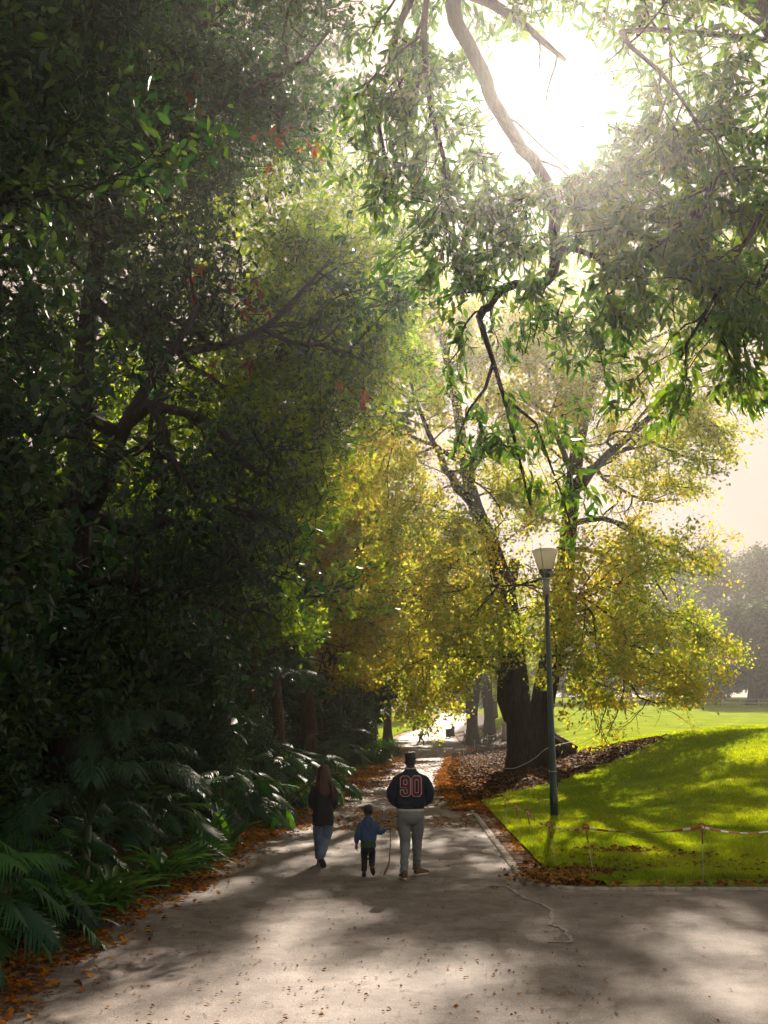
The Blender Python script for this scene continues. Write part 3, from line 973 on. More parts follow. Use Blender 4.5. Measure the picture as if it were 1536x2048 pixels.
# --- overhanging tree with long drooping leaves; trunk stands out of frame on the right
T = Tree()
OYb = 12.5
b = np.array((9.6, 17.0, tz(9.6, 17.0)))
S_OV = [dict(dens=1.3, ang=50, len=1.5, up=-.16, wig=.22, thick=.014, sides=4, seg=6, tmin=.2),
        dict(dens=2.6, ang=42, len=.6, up=-.25, wig=.2, thick=.012, sides=3, seg=3, tmin=.15, anch=7)]
S_OV2 = [dict(dens=1.6, ang=40, len=.5, up=-.2, wig=.3, thick=.012, sides=3, seg=4, tmin=.25, anch=4)]
tp, tr_ = T.limb([b - (0, 0, .2), b + (-.2, -.3, 3.5), b + (-.6, -1.0, 7.5), b + (-1.6, -2.2, 11), b + (-3.4, -3.4, 13.2)], .42, .24, 22, 11, .35)
lim = []
for ctrl, r0, r1_ in [
    ([tp[-1]] + P3([(1000, -220, .6), (925, -90, .4), (905, 20, .3), (932, 80, .3), (965, 140, .3), (988, 205, .4), (1030, 275, .6), (1080, 340, .8), (1104, 410, 1), (1108, 480, 1), (1104, 545, 1), (1070, 572, .9), (1015, 572, .8), (985, 602, .7), (958, 636, .6)], OYb), .14, .06),
    (P3([(925, -20), (985, 10, -.2), (1040, 45, -.4), (1090, 85, -.5), (1130, 120, -.6)], OYb), .1, .03),
    (P3([(958, 636, .6), (985, 700, .5), (988, 745, .5), (1012, 790, .4), (1015, 840, .4), (1035, 900, .3), (1050, 960, .2), (1060, 1010, .2)], OYb), .045, .012),
    (P3([(985, 730, .5), (960, 790, .3), (925, 850, .2), (905, 920, 0)], OYb), .03, .008),
    (P3([(1015, 800, .4), (1070, 850, .3), (1100, 930, .2), (1130, 1000, .2), (1140, 1050, .2)], OYb), .025, .008),
    (P3([(1108, 500, 1), (1160, 500, .8), (1220, 540, .6), (1270, 600, .5)], OYb), .06, .02),
    ([tp[15]] + P3([(1480, 330, 0), (1400, 420, -.3), (1330, 480, -.5), (1270, 520, -.6)], OYb), .06, .02),
    ([tp[13]] + P3([(1560, 420, 0), (1500, 480, -.5), (1450, 560, -.8), (1400, 640, -.9), (1360, 720, -.9)], OYb), .05, .015),
    ([tp[20]] + P3([(1250, 60, 0), (1330, 150, -.5), (1400, 260, -.6)], OYb), .05, .02),
    ([tp[-2]] + P3([(1330, -80, 1), (1340, 60, 1.2), (1340, 200, 1.2), (1330, 320, 1.2)], OYb), .05, .02),
    ([tp[11]] + P3([(1620, 480, -.5), (1530, 560, -.8), (1480, 620, -1), (1450, 660, -1)], OYb), .05, .015),
    ([tp[-1]] + P3([(900, -120, 1.5), (820, 0, 1.8), (780, 120, 1.8), (760, 260, 1.8), (790, 380, 1.6)], OYb), .1, .025),
    ([tp[-1]] + P3([(1000, -150, .5), (870, -60, 1), (850, 120, 1), (880, 280, 1), (900, 400, 1), (880, 520, .8)], OYb), .08, .02),
]:
    lim.append(T.limb(ctrl, r0, r1_, None if len(ctrl) < 12 else 46, 8, 0, .012))
for k, (P, R) in enumerate(lim):
    m = 0
    if k == 0: m = 10
    T.sprout(P[m:], R[m:], S_OV2 if k in (2, 3, 4) else S_OV)
bl = [(pix(px, py, Y), (r * 1.1, r, r)) for px, py, Y, r in [(900, 480, 13, .8), (1000, 470, 13.3, .8), (940, 560, 13, .5), (1220, 420, 13.2, .9), (1300, 330, 13.2, .9), (1380, 250, 13, .8), (1320, 480, 13, .9), (1420, 400, 13, .9), (1430, 540, 12.5, .8), (1500, 480, 12.5, .8), (1480, 620, 12, .5), (1540, 640, 12, .5),
        (1310, 600, 12.5, .6), (1180, 480, 13.4, .5), (1440, 110, 13, .7), (1500, 250, 13, .8), (830, 350, 14, .7), (790, 220, 14, .7), (1050, 15, 13, .3), (1130, 0, 13, .35), (1210, 20, 13, .35), (990, 60, 13, .25), (1280, 60, 13, .5), (1240, 150, 13, .3), (930, 130, 13.2, .35), (955, 235, 13.2, .4), (1005, 310, 13.2, .35), (1180, 350, 13.2, .45), (1215, 265, 13.2, .35), (1060, 380, 13.3, .4), (1150, 420, 13.3, .5), (1040, 420, 13.3, .5), (1000, 400, 13.3, .4), (960, 330, 13.2, .4), (900, 260, 13.5, .45), (1120, 860, 12.6, .28), (1140, 960, 12.6, .3), (1000, 900, 12.6, .25), (970, 880, 12.6, .25), (830, 150, 13.5, .6), (1100, 660, 13, .5), (1200, 690, 13, .45), (1230, 610, 13, .5)]]
T.fill(bl, 640, .5)


def sunhole(P):
    """leaves dropped where the real tree leaves an opening"""
    d = P - np.array([0, 0, CH])
    d /= np.linalg.norm(d, axis=1)[:, None]
    s = np.array(ray(1095, 215)); s /= np.linalg.norm(s)
    return (d @ s) > math.cos(math.radians(3.7))


lv = T.leaves(LANCE, 4, .19, .08, .8, .2, .5, drop=sunhole)
print("overhang leaves", len(lv[1]) // 8)
make_tree("overhanging_tree", "tree whose thick crooked limb and long drooping leaves hang in from the upper right", T, lv, M['lance_leaf'], M['grey_bark'], tuple(b))

# --- hazy trees beyond the field
def far_tree(seed, h, w):
    global rng
    keep = rng; rng = np.random.default_rng(seed)
    T = Tree()
    P, R = T.limb([(0, 0, -.5), (.2, 0, h * .3), (.1, .2, h * .6), (0, 0, h * .85)], h * .045, .1, 12, 9, .8)
    bl = []
    for i in range(26):
        a = rng.random() * 6.28; z = h * (.14 + .8 * rng.random())
        f = math.sqrt(max(0, 1 - ((z / h - .5) / .58) ** 2))
        r = w * f * (.55 + .35 * rng.random())
        s = w * (.22 + .16 * rng.random())
        bl.append(((math.cos(a) * r, math.sin(a) * r, z), (s, s, s * .75)))
        T.limb([P[min(11, int(z / h * 11))] * (1, 1, .9), np.array([math.cos(a) * r * .5, math.sin(a) * r * .5, z * .95]), np.array([math.cos(a) * r, math.sin(a) * r, z])], .16, .05, 6, 5)
    T.fill(bl, 2300, 1.4)
    lv = T.leaves(ROUND, 4, .46, .4, .1, .4)
    rng = keep
    return T, lv


TF1, lF1 = far_tree(51, 26, 11)
TF2, lF2 = far_tree(52, 15, 9.5)
f1 = f2 = None
flist = [(1420, 190, 0, 1.05, "tallest hazy tree beyond the field, behind the yellow branch tips"), (1515, 200, 0, 1.1, "tall hazy tree at the right edge beyond the field"), (1490, 150, 1, 1.0, "rounded bushy tree with a flared trunk at the right edge of the field"),
         (1330, 185, 0, .8, "grey blue hazy tree behind the drooping elm branches"), (1250, 175, 1, .9, "hazy tree with a leaning trunk under the elm branches"), (1165, 165, 1, .85, "hazy tree just right of the lamp post, beyond the field"), (1600, 170, 0, 1.0, "hazy tree reaching in from outside the right edge"), (1390, 215, 1, 1.1, "low hazy tree behind the rail fence"),
         (860, 250, 1, .9, "blue hazy tree beyond the crest of the path"), (925, 270, 0, .75, "tall hazy tree beyond the crest, right of the path"), (800, 235, 1, .9, "hazy tree left of the crest of the path"), (740, 215, 0, .8, "tall hazy tree behind the left row of elms"), (1050, 240, 0, .8, "hazy tree beyond the field behind the forked elm"), (980, 250, 1, 1.0, "hazy tree behind the broad elm trunks"),
         (1120, 232, 1, .55, "low hazy bush tree behind the elm, left of the lean trunk"), (1210, 238, 1, .6, "low hazy bush tree in the gap under the elm branches"), (1300, 236, 1, .55, "low hazy bush tree left of the rail fence"), (1365, 240, 1, .6, "low hazy bush tree directly over the rail fence"), (1445, 236, 1, .6, "low hazy bush tree beside the rounded bushy tree"), (1530, 240, 1, .6, "low hazy bush tree at the right edge behind the field")]
for px, Y, k, s, lab in flist:
    x = (px - 768) / F * Y * 1.0
    loc = (x, Y, tz(x, Y))
    if k == 0 and f1 is None:
        f1 = make_tree("distant_tree", lab, TF1, lF1, M['far_leaf'], M['elm_bark'], (0, 0, 0), "hazy trees beyond the field"); f1.location = loc; f1.scale = (s, s, s)
    elif k == 1 and f2 is None:
        f2 = make_tree("distant_tree", lab, TF2, lF2, M['far_leaf'], M['elm_bark'], (0, 0, 0), "hazy trees beyond the field"); f2.location = loc; f2.scale = (s, s, s)
    else:
        dup(f1 if k == 0 else f2, loc, rng.random() * 6.28, s, lab)

# ------------------------------------------------------------------ undergrowth
def phil_template(n=11):
    """deeply cut leaf: one connected blade with long forward lobes"""
    g = random.Random(3)
    V = []; T = []
    def z(x, y): return .12 * abs(x) - .95 * x * x - .28 * y * y
    ys = np.linspace(0.0, .9, n + 1)
    rib = []
    for y in list(ys) + [1.06]:
        rib.append(len(V)); V.append((0, y, z(0, y)))
    for s in (-1, 1):
        inn = []
        for k in range(n + 1):
            w = .07 * math.sin(PI * min(.98, ys[k] * .8 + .2)) + .012
            inn.append(len(V)); x = s * w; y = ys[k] + .05; V.append((x, y, z(x, y) - .01))
        for k in range(n):
            a, b, c, d = rib[k], rib[k + 1], inn[k], inn[k + 1]
            T += [(a, c, d), (a, d, b)] if s > 0 else [(a, d, c), (a, b, d)]
            t = (k + .5) / n
            L = (.46 * math.sin(PI * min(.97, t * .72 + .28)) + .05) * g.uniform(.82, 1.15)
            x = s * L; y = ys[k] + .06 + L * g.uniform(.3, .65) + .03
            xm = s * L * .62; ym = ys[k] + .06 + (y - ys[k] - .06) * .5
            m1 = len(V); V.append((xm, ym - .012, z(xm, ym))); m2 = len(V); V.append((xm * .95, ym + .04, z(xm, ym) + .012))
            tip = len(V); V.append((x, y, z(x, y) - .03))
            q = [(c, m1, m2), (c, m2, d), (m1, tip, m2)]
            T += q if s > 0 else [(r[0], r[2], r[1]) for r in q]
        e = inn[-1]
        T.append((rib[n], e, rib[n + 1]) if s > 0 else (rib[n], rib[n + 1], e))
    return np.array(V), np.array(T)


PHIL = phil_template()


def plant_phil(seed, n=26, R=1.1, H=1.3, leaf=.62):
    g = np.random.default_rng(seed)
    st = MB(); P = []; D = []; S = []
    for i in range(n):
        a = i * 2.4 + g.normal(0, .3); u = (i + .5) / n
        el = math.radians(80 - 62 * u + g.normal(0, 6))
        ln = (H * (1 - u) + R * u) * (.75 + .4 * g.random())
        d = np.array([math.cos(a) * math.cos(el), math.sin(a) * math.cos(el), math.sin(el)])
        tip = d * ln
        mid = tip * .55 + np.array([0, 0, .16 * ln])
        st.tube(crom([(d[0] * .06, d[1] * .06, 0), mid, tip], 6), np.linspace(.012, .006, 6), 4, False)
        P.append(tip); hd = np.array([math.cos(a), math.sin(a), 0])
        D.append(nrm(hd * (.75 + .2 * g.random()) + np.array([0, 0, -.25 - .55 * g.random() + .6 * (1 - u)])))
        S.append(leaf * (.7 + .5 * g.random()))
    P = np.array(P); D = np.array(D)
    up = nrm(np.tile([0, 0, 1.0], (n, 1)) + g.normal(0, .25, (n, 3)))
    return st, scatter(PHIL[0], PHIL[1], P, D, up, np.array(S))


def plant_strap(seed, n=46, L=.75, w=.045, arch=1.0):
    g = np.random.default_rng(seed)
    V = []; Q = []
    for i in range(n):
        a = g.random() * 6.28; el = math.radians(35 + 50 * g.random())
        l = L * (.65 + .6 * g.random()); seg = 6
        p = np.array([g.normal(0, .05), g.normal(0, .05), 0.0])
        h = np.array([math.cos(a), math.sin(a)]); side = np.array([-h[1], h[0], 0])
        for j in range(seg + 1):
            t = j / seg
            ww = w * (.55 + 1.2 * t * (1 - t) * 1.6) * (1 if j < seg else .12)
            k = len(V)
            V += [p + side * ww, p - np.array([0, 0, ww * .35]), p - side * ww]
            if j:
                Q += [(k - 3, k - 2, k + 1, k), (k - 2, k - 1, k + 2, k + 1)]
            e = el - arch * 1.5 * t
            p = p + np.array([h[0] * math.cos(e), h[1] * math.cos(e), math.sin(e)]) * l / seg
    return None, (np.array(V), np.array(Q))


def frond(g, p, a, el, L, V, Q, st, droop=1.5, pairs=38, ll=.42):
    h = np.array([math.cos(a), math.sin(a)])
    pts = [np.array(p, float)]; N = 22
    for j in range(N):
        t = j / N
        e = el - droop * t ** 1.3
        pts.append(pts[-1] + np.array([h[0] * math.cos(e), h[1] * math.cos(e), math.sin(e)]) * L / N)
    pts = np.array(pts)
    st.tube(pts[::3], np.linspace(.02, .005, len(pts[::3])), 4, False)
    side = np.array([-h[1], h[0], 0])
    for i in range(pairs):
        t = .12 + .88 * (i + .5) / pairs
        f = t * N; k = min(int(f), N - 1)
        q = pts[k] * (1 - f + k) + pts[k + 1] * (f - k)
        tan = nrm(pts[k + 1] - pts[k]); up = np.cross(side, tan)
        l = ll * math.sin(PI * (t * .86 + .1)) ** .7 * (.9 + .2 * g.random())
        for s in (-1, 1):
            d = nrm(tan * .85 + side * s * .6 + up * (-.1 + .1 * g.random()))
            wv = nrm(np.cross(d, up)) * .01
            b = q; m = q + d * l * .5; e = q + d * l + np.array([0, 0, -.45 * l])
            m = m + np.array([0, 0, -.04 * l])
            k2 = len(V)
            V += [b - wv * .5, b + wv * .5, m + wv, m - wv, e + wv * .12, e - wv * .12]
            Q += [(k2, k2 + 1, k2 + 2, k2 + 3), (k2 + 3, k2 + 2, k2 + 4, k2 + 5)]


def plant_palm(seed, n=9, L=2.3, az=None, z0=.3, ll=.42, pairs=38):
    g = np.random.default_rng(seed)
    V = []; Q = []; st = MB()
    st.tube([(0, 0, -.2), (0, 0, z0)], [.07, .05], 8)
    for i in range(n):
        a = (i * 2.4 + g.normal(0, .2)) if az is None else az + g.normal(0, .5)
        frond(g, (0, 0, z0), a, math.radians(48 + 34 * g.random()), L * (.8 + .35 * g.random()), V, Q, st, 1.6 + .5 * g.random(), pairs, ll)
    return st, (np.array(V), np.array(Q))


def plant_bush(seed, rx, rz, n, L, tmpl=OVAL, per=6, lobes=7):
    global rng
    keep = rng; rng = np.random.default_rng(seed)
    T = Tree()
    bl = [((0, 0, rz), (rx * .75, rx * .75, rz * .8))]
    for i in range(lobes):
        a = i * 6.28 / lobes + rng.random(); z = rz * (.4 + 1.0 * rng.random())
        bl.append(((math.cos(a) * rx * .6, math.sin(a) * rx * .6, z), (rx * .42, rx * .42, rz * .42)))
    for i in range(6):
        a = i * 1.05
        T.limb([(0, 0, -.1), (math.cos(a) * rx * .3, math.sin(a) * rx * .3, rz * .7), (math.cos(a) * rx * .55, math.sin(a) * rx * .55, rz * 1.3)], .03, .008, 6, 4)
    T.fill(bl, n, .45)
    lv = T.leaves(tmpl, per, L, .09, .05, .4)
    rng = keep
    return T.mb, lv


def make_plant(name, label, pl, leaf, stemmat, loc, rz=0, scale=1.0, group=None, cat='plant'):
    st, (V, Fc) = pl
    root = thing(name, label, cat, loc, rz, group, scale)
    obj("foliage", mesh("foliage", V, Fc), leaf, root)
    if st is not None:
        obj("stem", st.mesh("stem"), stemmat, root)
    return root


def vary(root, s=.12):
    """every copy is individually turned and stretched"""
    k = root.scale[0]
    root.scale = (k * random.uniform(1 - s, 1 + s), k * random.uniform(1 - s, 1 + s), k * random.uniform(1 - s, 1 + s))


M['green_stem'] = simple("green_stem", (.03, .06, .02), .5, .4)
PROTO = {}


def plant(kind, px, py, Y=None, scale=1.0, label='', rz=None, name=None, group=None, lift=0.0, cat='plant', mat=None):
    if Y is None:
        x, y, z = ground(px, py)
    else:
        x = (px - 768) / F * Y * 1.03; y = Y; z = tz(x, y)
    rz = random.random() * 6.28 if rz is None else rz
    if kind not in PROTO:
        mk, leaf, nm = KINDS[kind]
        r = make_plant(name or nm, label, mk(), M[leaf], M['green_stem'], (x, y, z + lift), rz, scale, group, cat)
        PROTO[kind] = r
    else:
        r = dup(PROTO[kind], (x, y, z + lift), rz, scale, label)
        if name: r.name = name
        if group: r["group"] = group
        r["category"] = cat
    if mat: recolour(r, "foliage", M[mat])
    vary(r)
    return r


KINDS = {
    'philA': (lambda: plant_phil(1, 38, 1.1, 1.25, .52), 'phil_leaf', 'philodendron'),
    'philB': (lambda: plant_phil(2, 32, .95, 1.0, .56), 'phil_leaf', 'philodendron'),
    'strapA': (lambda: plant_strap(3, 60, .75, .032), 'strap_leaf', 'clivia'),
    'fernA': (lambda: plant_strap(4, 16, .95, .075, .75), 'strap_leaf', 'birds_nest_fern'),
    'palmA': (lambda: plant_palm(5, 10, 2.6), 'palm_leaf', 'palm'),
    'palmB': (lambda: plant_palm(6, 9, 2.4, None, .4), 'palm_leaf', 'palm'),
    'bushA': (lambda: plant_bush(7, 1.5, 1.4, 900, .085, LAUREL, 6), 'shrub_leaf', 'shrub'),
    'bushB': (lambda: plant_bush(8, 1.5, 1.7, 750, .15, OVAL, 5), 'shrub_leaf', 'shrub'),
    'roundA': (lambda: plant_strap(9, 170, .8, .026, .6), 'strap_leaf', 'strap_leaf_clump'),
    'coverA': (lambda: plant_bush(10, 1.0, .28, 420, .1, OVAL, 5), 'cover_leaf', 'ground_cover_plant'),
}
G1 = "plants along the left edge of the path"
pl_list = [
    # front, bottom-left corner
    ('philA', -150, 1975, None, .9, "split leaf philodendron in the bottom left corner, nearest the camera"),
    ('philB', -10, 1900, None, .8, "cut leaf philodendron spilling towards the road, lower left"),
    ('strapA', 170, 1850, None, 1.15, "strappy clivia beside the lower left leaf litter"),
    ('strapA', 235, 1818, None, 1.1, "strappy clivia with bright blade tips below the big palm frond"),
    ('philB', -20, 1850, None, 1.1, "dark philodendron one row behind the lower left corner"),
    ('philA', 95, 1790, None, .9, "philodendron with pale lit leaves left of the drooping palm"),
    ('palmA', 150, 1700, None, .75, "palm whose long feather frond droops to the path edge"),
    ('strapA', 320, 1778, None, 1.1, "strappy clivia at the foot of the drooping palm"),
    ('strapA', 385, 1738, None, 1.0, "strappy clivia on the path edge right of the drooping palm"),
    ('fernA', 415, 1708, None, 1.0, "bright green broad strap fern lowest at the path edge"),
    ('fernA', 430, 1672, None, 1.05, "broad strap fern lit from behind above the lowest one"),
    ('philA', 452, 1672, None, 1.05, "sunlit philodendron hanging over the path left of the woman"),
    ('philB', 500, 1650, None, 1.0, "sunlit cut leaf philodendron on the path edge nearest the woman"),
    ('philA', 400, 1640, None, 1.15, "green philodendron in front of the small leaved shrub"),
    ('philB', 535, 1618, None, 1.0, "cut leaf philodendron beside the orange leaves, just left of the woman"),
    ('strapA', 480, 1610, None, .9, "strappy clump between the two sunlit philodendrons"),
    ('philA', 560, 1592, None, 1.1, "glossy philodendron behind the woman's shoulder"),
    ('roundA', 560, 1560, None, .95, "rounded strap leaf clump left of the woman's head"),
    ('roundA', 640, 1560, None, 1.1, "dark rounded strap leaf clump just above the woman's head"),
    ('philA', 600, 1545, None, .9, "silvery philodendron behind the woman's strap leaf clump"),
    ('philB', 665, 1555, None, .8, "philodendron right of the rounded strap clump by the orange leaves"),
    ('philA', 700, 1540, None, .9, "philodendron halfway along the left edge of the path"),
    ('coverA', 610, 1590, None, 1.0, "low pale ground cover beside the woman's hair"),
    ('coverA', 585, 1612, None, .9, "low yellowish ground cover at the edge of the orange leaves"),
    ('coverA', 690, 1530, None, 1.2, "low ground cover in the middle of the left bed"),
    ('coverA', 735, 1526, None, 1.2, "low ground cover near the far dark clump"),
    ('coverA', 770, 1512, None, 1.3, "low ground cover under the farthest dark clump"),
    ('roundA', 745, 1512, None, 1.5, "dark strap leaf clump at the far end of the left bed"),
    ('roundA', 775, 1506, None, 1.6, "farthest dark strap leaf clump, tip of the left bed"),
    ('roundA', 715, 1515, None, 1.4, "dark strap leaf clump third from the end of the left bed"),
    ('philB', 440, 1605, None, 1.3, "large philodendron in the second row, left of the sunlit pair"),
    ('philA', 500, 1580, None, 1.3, "large philodendron in the second row behind the sunlit pair"),
    ('philB', 350, 1680, None, 1.15, "dark philodendron behind the clivias at the path edge"),
    ('strapA', 345, 1762, None, 1.0, "strappy clivia between the two at the foot of the palm"),
    ('strapA', 85, 1890, None, 1.2, "strappy clivia nearest the lower left corner"),
    ('fernA', 455, 1700, None, .9, "small broad strap fern at the path edge under the philodendron"),
    ('philB', 290, 1720, None, 1.1, "shaded philodendron behind the lower clivias"),
    # second row
    ('palmB', 210, 1600, 15.5, .75, "palm with a fan of arching fronds over the small leaved shrub"),
    ('palmA', 255, 1500, 18.5, .7, "tall palm with fronds drooping in front of the dark wood"),
    ('bushA', 405, 1560, 23.0, .95, "small leaved shrub with glittering leaves behind the philodendrons"),
    ('bushA', 300, 1500, 22.0, 1.0, "small leaved shrub left of the glittering one"),
    ('bushA', 470, 1500, 27.0, .95, "small leaved shrub behind the big torn leaf"),
    ('philA', 570, 1560, 25.0, 1.35, "large torn leaf philodendron catching light high in the bed"),
    ('philB', 640, 1560, 30.0, 1.3, "tall philodendron below the thin brown trunk"),
    ('palmB', 610, 1500, 36.0, 1.2, "palm with yellowish fronds beside the brown trunk"),
    ('palmA', 660, 1500, 46.0, 1.3, "palm deep in the bed under the golden elm"),
]
for k, px, py, Y, s, lab in pl_list:
    o = plant(k, px, py, Y, s, lab, group=G1)
    if 'drooping palm' in lab and k == 'palmA': pass
    if 'yellowish ground' in lab: recolour(o, "foliage", M['grass'])
# palms that send fronds towards the camera
o = make_plant("palm", "palm frond hanging from the dark wood at left, lit along its leaflets", plant_palm(61, 6, 2.0, -1.0, 1.0, .5, 48), M['palm_leaf'], M['green_stem'], (pix(185, 1500, 12.6)[0], 12.6, tz(pix(185, 1500, 12.6)[0], 12.6)), 0, 1.0, G1, 'plant')
o = make_plant("palm", "palm with a sheaf of long fronds curving right in front of the shrub", plant_palm(62, 7, 2.0, -.9, 1.6, .45, 48), M['palm_leaf'], M['green_stem'], (pix(215, 1400, 15.5)[0], 15.5, tz(pix(215, 1400, 15.5)[0], 15.5)), 0, 1.0, G1, 'plant')
# dark understorey that closes the wood: one label, nothing tells them apart
GL = "dark broad leaved shrub in the shaded undergrowth behind the path-side plants"
k = 0
for Y in (9.5, 12.0, 15.0, 18.5, 22.5, 27, 32, 38, 45, 53, 62, 73, 86):
    for row in range(4):
        xl = float(Ledge(Y))
        x = xl - 2.6 - row * 1.9 + random.uniform(-.5, .5) - (0.5 if row == 0 else 0)
        y = Y + random.uniform(-1, 1)
        if Y < 14 and row == 0: continue
        if x < -.62 * Y - 2: continue
        s = (1.15 + .35 * row) * random.uniform(.85, 1.15) * (1 + .012 * Y)
        if row == 0: s *= .75
        if Y >= 26:
            if row == 0: continue
            if row < 3: s *= .5
        kind = 'bushB'
        px = 768 + x / (1.03 * Y) * F
        o = plant(kind, 0, 0, None, s, GL, name="shrub", group="understorey shrubs on the left", cat='shrub') if False else None
        if kind not in PROTO:
            o = make_plant("shrub", GL, KINDS[kind][0](), M['shrub_leaf'], M['green_stem'], (x, y, tz(x, y) - .1), random.random() * 6, s, "understorey shrubs on the left", 'shrub')
            PROTO[kind] = o
        else:
            o = dup(PROTO[kind], (x, y, tz(x, y) - .1), random.random() * 6, s, GL)
        vary(o)
# thin brown trunks standing in the bed
def stem_tree(px, Y, h, r, label, mat, name="tree_fern", fr=True):
    x = (px - 768) / F * Y * 1.03
    root = thing(name, label, 'tree', (x, Y, tz(x, Y)), 0)
    MB().tube(crom([(0, 0, -.2), (.1, 0, h * .5), (-.05, .1, h)], 10), np.linspace(r * 1.25, r * .85, 10), 9).build("trunk", mat, root, True)
    V = []; Q = []; st = MB(); g = np.random.default_rng(int(px))
    for i in range(11):
        frond(g, (-.05, .1, h), i * 2.4, math.radians(30 + 35 * g.random()), 1.9, V, Q, st, 1.5, 26, .4)
    obj("crown", mesh("crown", np.array(V), np.array(Q)), M['palm_leaf'], root)
    obj("frond_stalks", st.mesh("frond_stalks"), M['green_stem'], root)


stem_tree(563, 34.0, 3.6, .2, "tree fern with a thin brown trunk behind the torn philodendron", M['brown_bark'])
stem_tree(622, 41.0, 3.4, .32, "tree fern with a thick reddish trunk under the golden leaves", M['brown_bark'])
# ------------------------------------------------------------------ fallen leaves, twigs, grass
def lay(name, mat, pts, size, lift=0.012, tilt=.35, tmpl=ROUND, kind='stuff', lab=None, cat=None, cross=1.0):
    X, Y = pts
    n = len(X)
    Z = terrain(X, Y) + lift
    a = rng.random(n) * 6.28
    d = np.c_[np.cos(a), np.sin(a), rng.normal(0, tilt * .5, n)]
    up = np.c_[rng.normal(0, tilt, (n, 2)), np.ones(n)]
    s = size * (.6 + .8 * rng.random(n))
    S = np.c_[s * cross * (.7 + .5 * rng.random(n)), s, s * 2.2]
    V, Fc = scatter(tmpl[0] - np.array([0, .5, 0]), tmpl[1], np.c_[X, Y, Z], d, up, S)
    return tag(obj(name, mesh(name, V, Fc), mat), lab, cat, None, kind)


def sampleY(n, y0, y1, p=1.0):
    """more points near the camera"""
    u = rng.random(n)
    if p == 0: return y0 + (y1 - y0) * u
    a, b = y0 ** (-p), y1 ** (-p)
    return (a + (b - a) * u) ** (-1 / p)


# left verge
n = 24000
Y = sampleY(n, 6, 100, .8)
wv = 0.75 + .5 * smooth(20, 45, Y)
X = Ledge(Y) + wv * (rng.normal(-.35, .42, n)) + .2 * wob(Y * .8, Y * .5)
k = (Y > 14) | (rng.random(n) < .3)
XL = [X[k]]; YL = [Y[k]]
# right gutter and corner
for off, w, m in ((.4, .12, 7000), (.16, .07, 1800)):
    el = np.array(edge_line(off))
    k = (rng.random(m) ** .8 * (len(el) - 2)).astype(int)
    u = rng.random((m, 1))
    p = el[k] * (1 - u) + el[k + 1] * u + rng.normal(0, w, (m, 2))
    keep = rng.random(m) < .55 + .45 * np.sin(p[:, 1] * 1.9 + p[:, 0] * 1.1)
    XL.append(p[keep, 0]); YL.append(p[keep, 1])
# drift on the lawn corner
DXL = []; DYL = []
for cx, cy, sx, sy, m in [flat(1180, 1760) + (.42, .3, 420), flat(1125, 1772) + (.3, .3, 420), flat(1235, 1722) + (.35, .3, 150), flat(1320, 1735) + (.4, .25, 110), flat(1260, 1745) + (.7, .4, 120), flat(1420, 1760) + (1.2, .5, 90)]:
    DXL.append(rng.normal(cx, sx, m)); DYL.append(rng.normal(cy + .3, sy, m))
# orange apron right of the path, under the elms
m = 15000
Y = sampleY(m, 27, 105, .8)
X = Redge(Y) - .5 + np.abs(rng.normal(0, 1.25, m)) + .3 * wob(Y, Y * .4)
XL.append(X); YL.append(Y)
X = np.concatenate(XL); Y = np.concatenate(YL)
near = Y < 26
far = ~near
lay("fallen_leaves", M['fallen'], (X[near], Y[near]), .075, .02, .4, lab="drifts of brown and orange fallen leaves along the path edges", cat="leaves")
lay("fallen_leaves", M['fallen'], (X[far], Y[far]), .12, .035, .35, lab="orange carpet of fallen leaves farther along the path", cat="leaves")
lay("fallen_leaves", M['drift'], (np.concatenate(DXL), np.concatenate(DYL)), .085, .085, .6, lab="brown drift of dead leaves on the lawn by the kerb corner", cat="leaves")
# mulch bed leaves
m = 16000
Y = sampleY(m, 30, 110, 1.0); X = Redge(Y) + rng.random(m) * 10
k = is_mulch(X, Y)
lay("mulch_leaves", M['mulch_leaf'], (X[k], Y[k]), .14, .07, .4, lab="dead leaves lying on the dark mulch under the elm", cat="leaves")
# sparse leaves on the asphalt and on the lawn
m = 1300
Y = sampleY(m, 6.5, 95, .6); X = Ledge(Y) + (Redge(np.maximum(Y, 15)) - Ledge(Y)) * rng.random(m)
m2 = 90
X = np.r_[X, rng.uniform(2, 9, m2)]; Y = np.r_[Y, rng.uniform(6.5, 14.2, m2)]
lay("scattered_leaves", M['fallen'], (X, Y), .034, .012, .35, lab="leaf scraps scattered over the asphalt", cat="leaves")
m = 5000
Y = sampleY(m, 22, 110, .7); X = Ledge(Y) + (Redge(Y) - Ledge(Y)) * rng.random(m)
k = wob(X * .5, Y * .22) > -.15
lay("scattered_leaves", M['fallen'], (X[k], Y[k]), .085, .016, .3, lab="leaf scraps spread over the far half of the path", cat="leaves")
m = 1100
Y = sampleY(m, 15, 48, .8); X = Redge(Y) + .8 + rng.random(m) * 14
lay("scattered_leaves", M['fallen'], (X, Y), .075, .085, .4, lab="single yellow leaves lying on the lawn", cat="leaves")
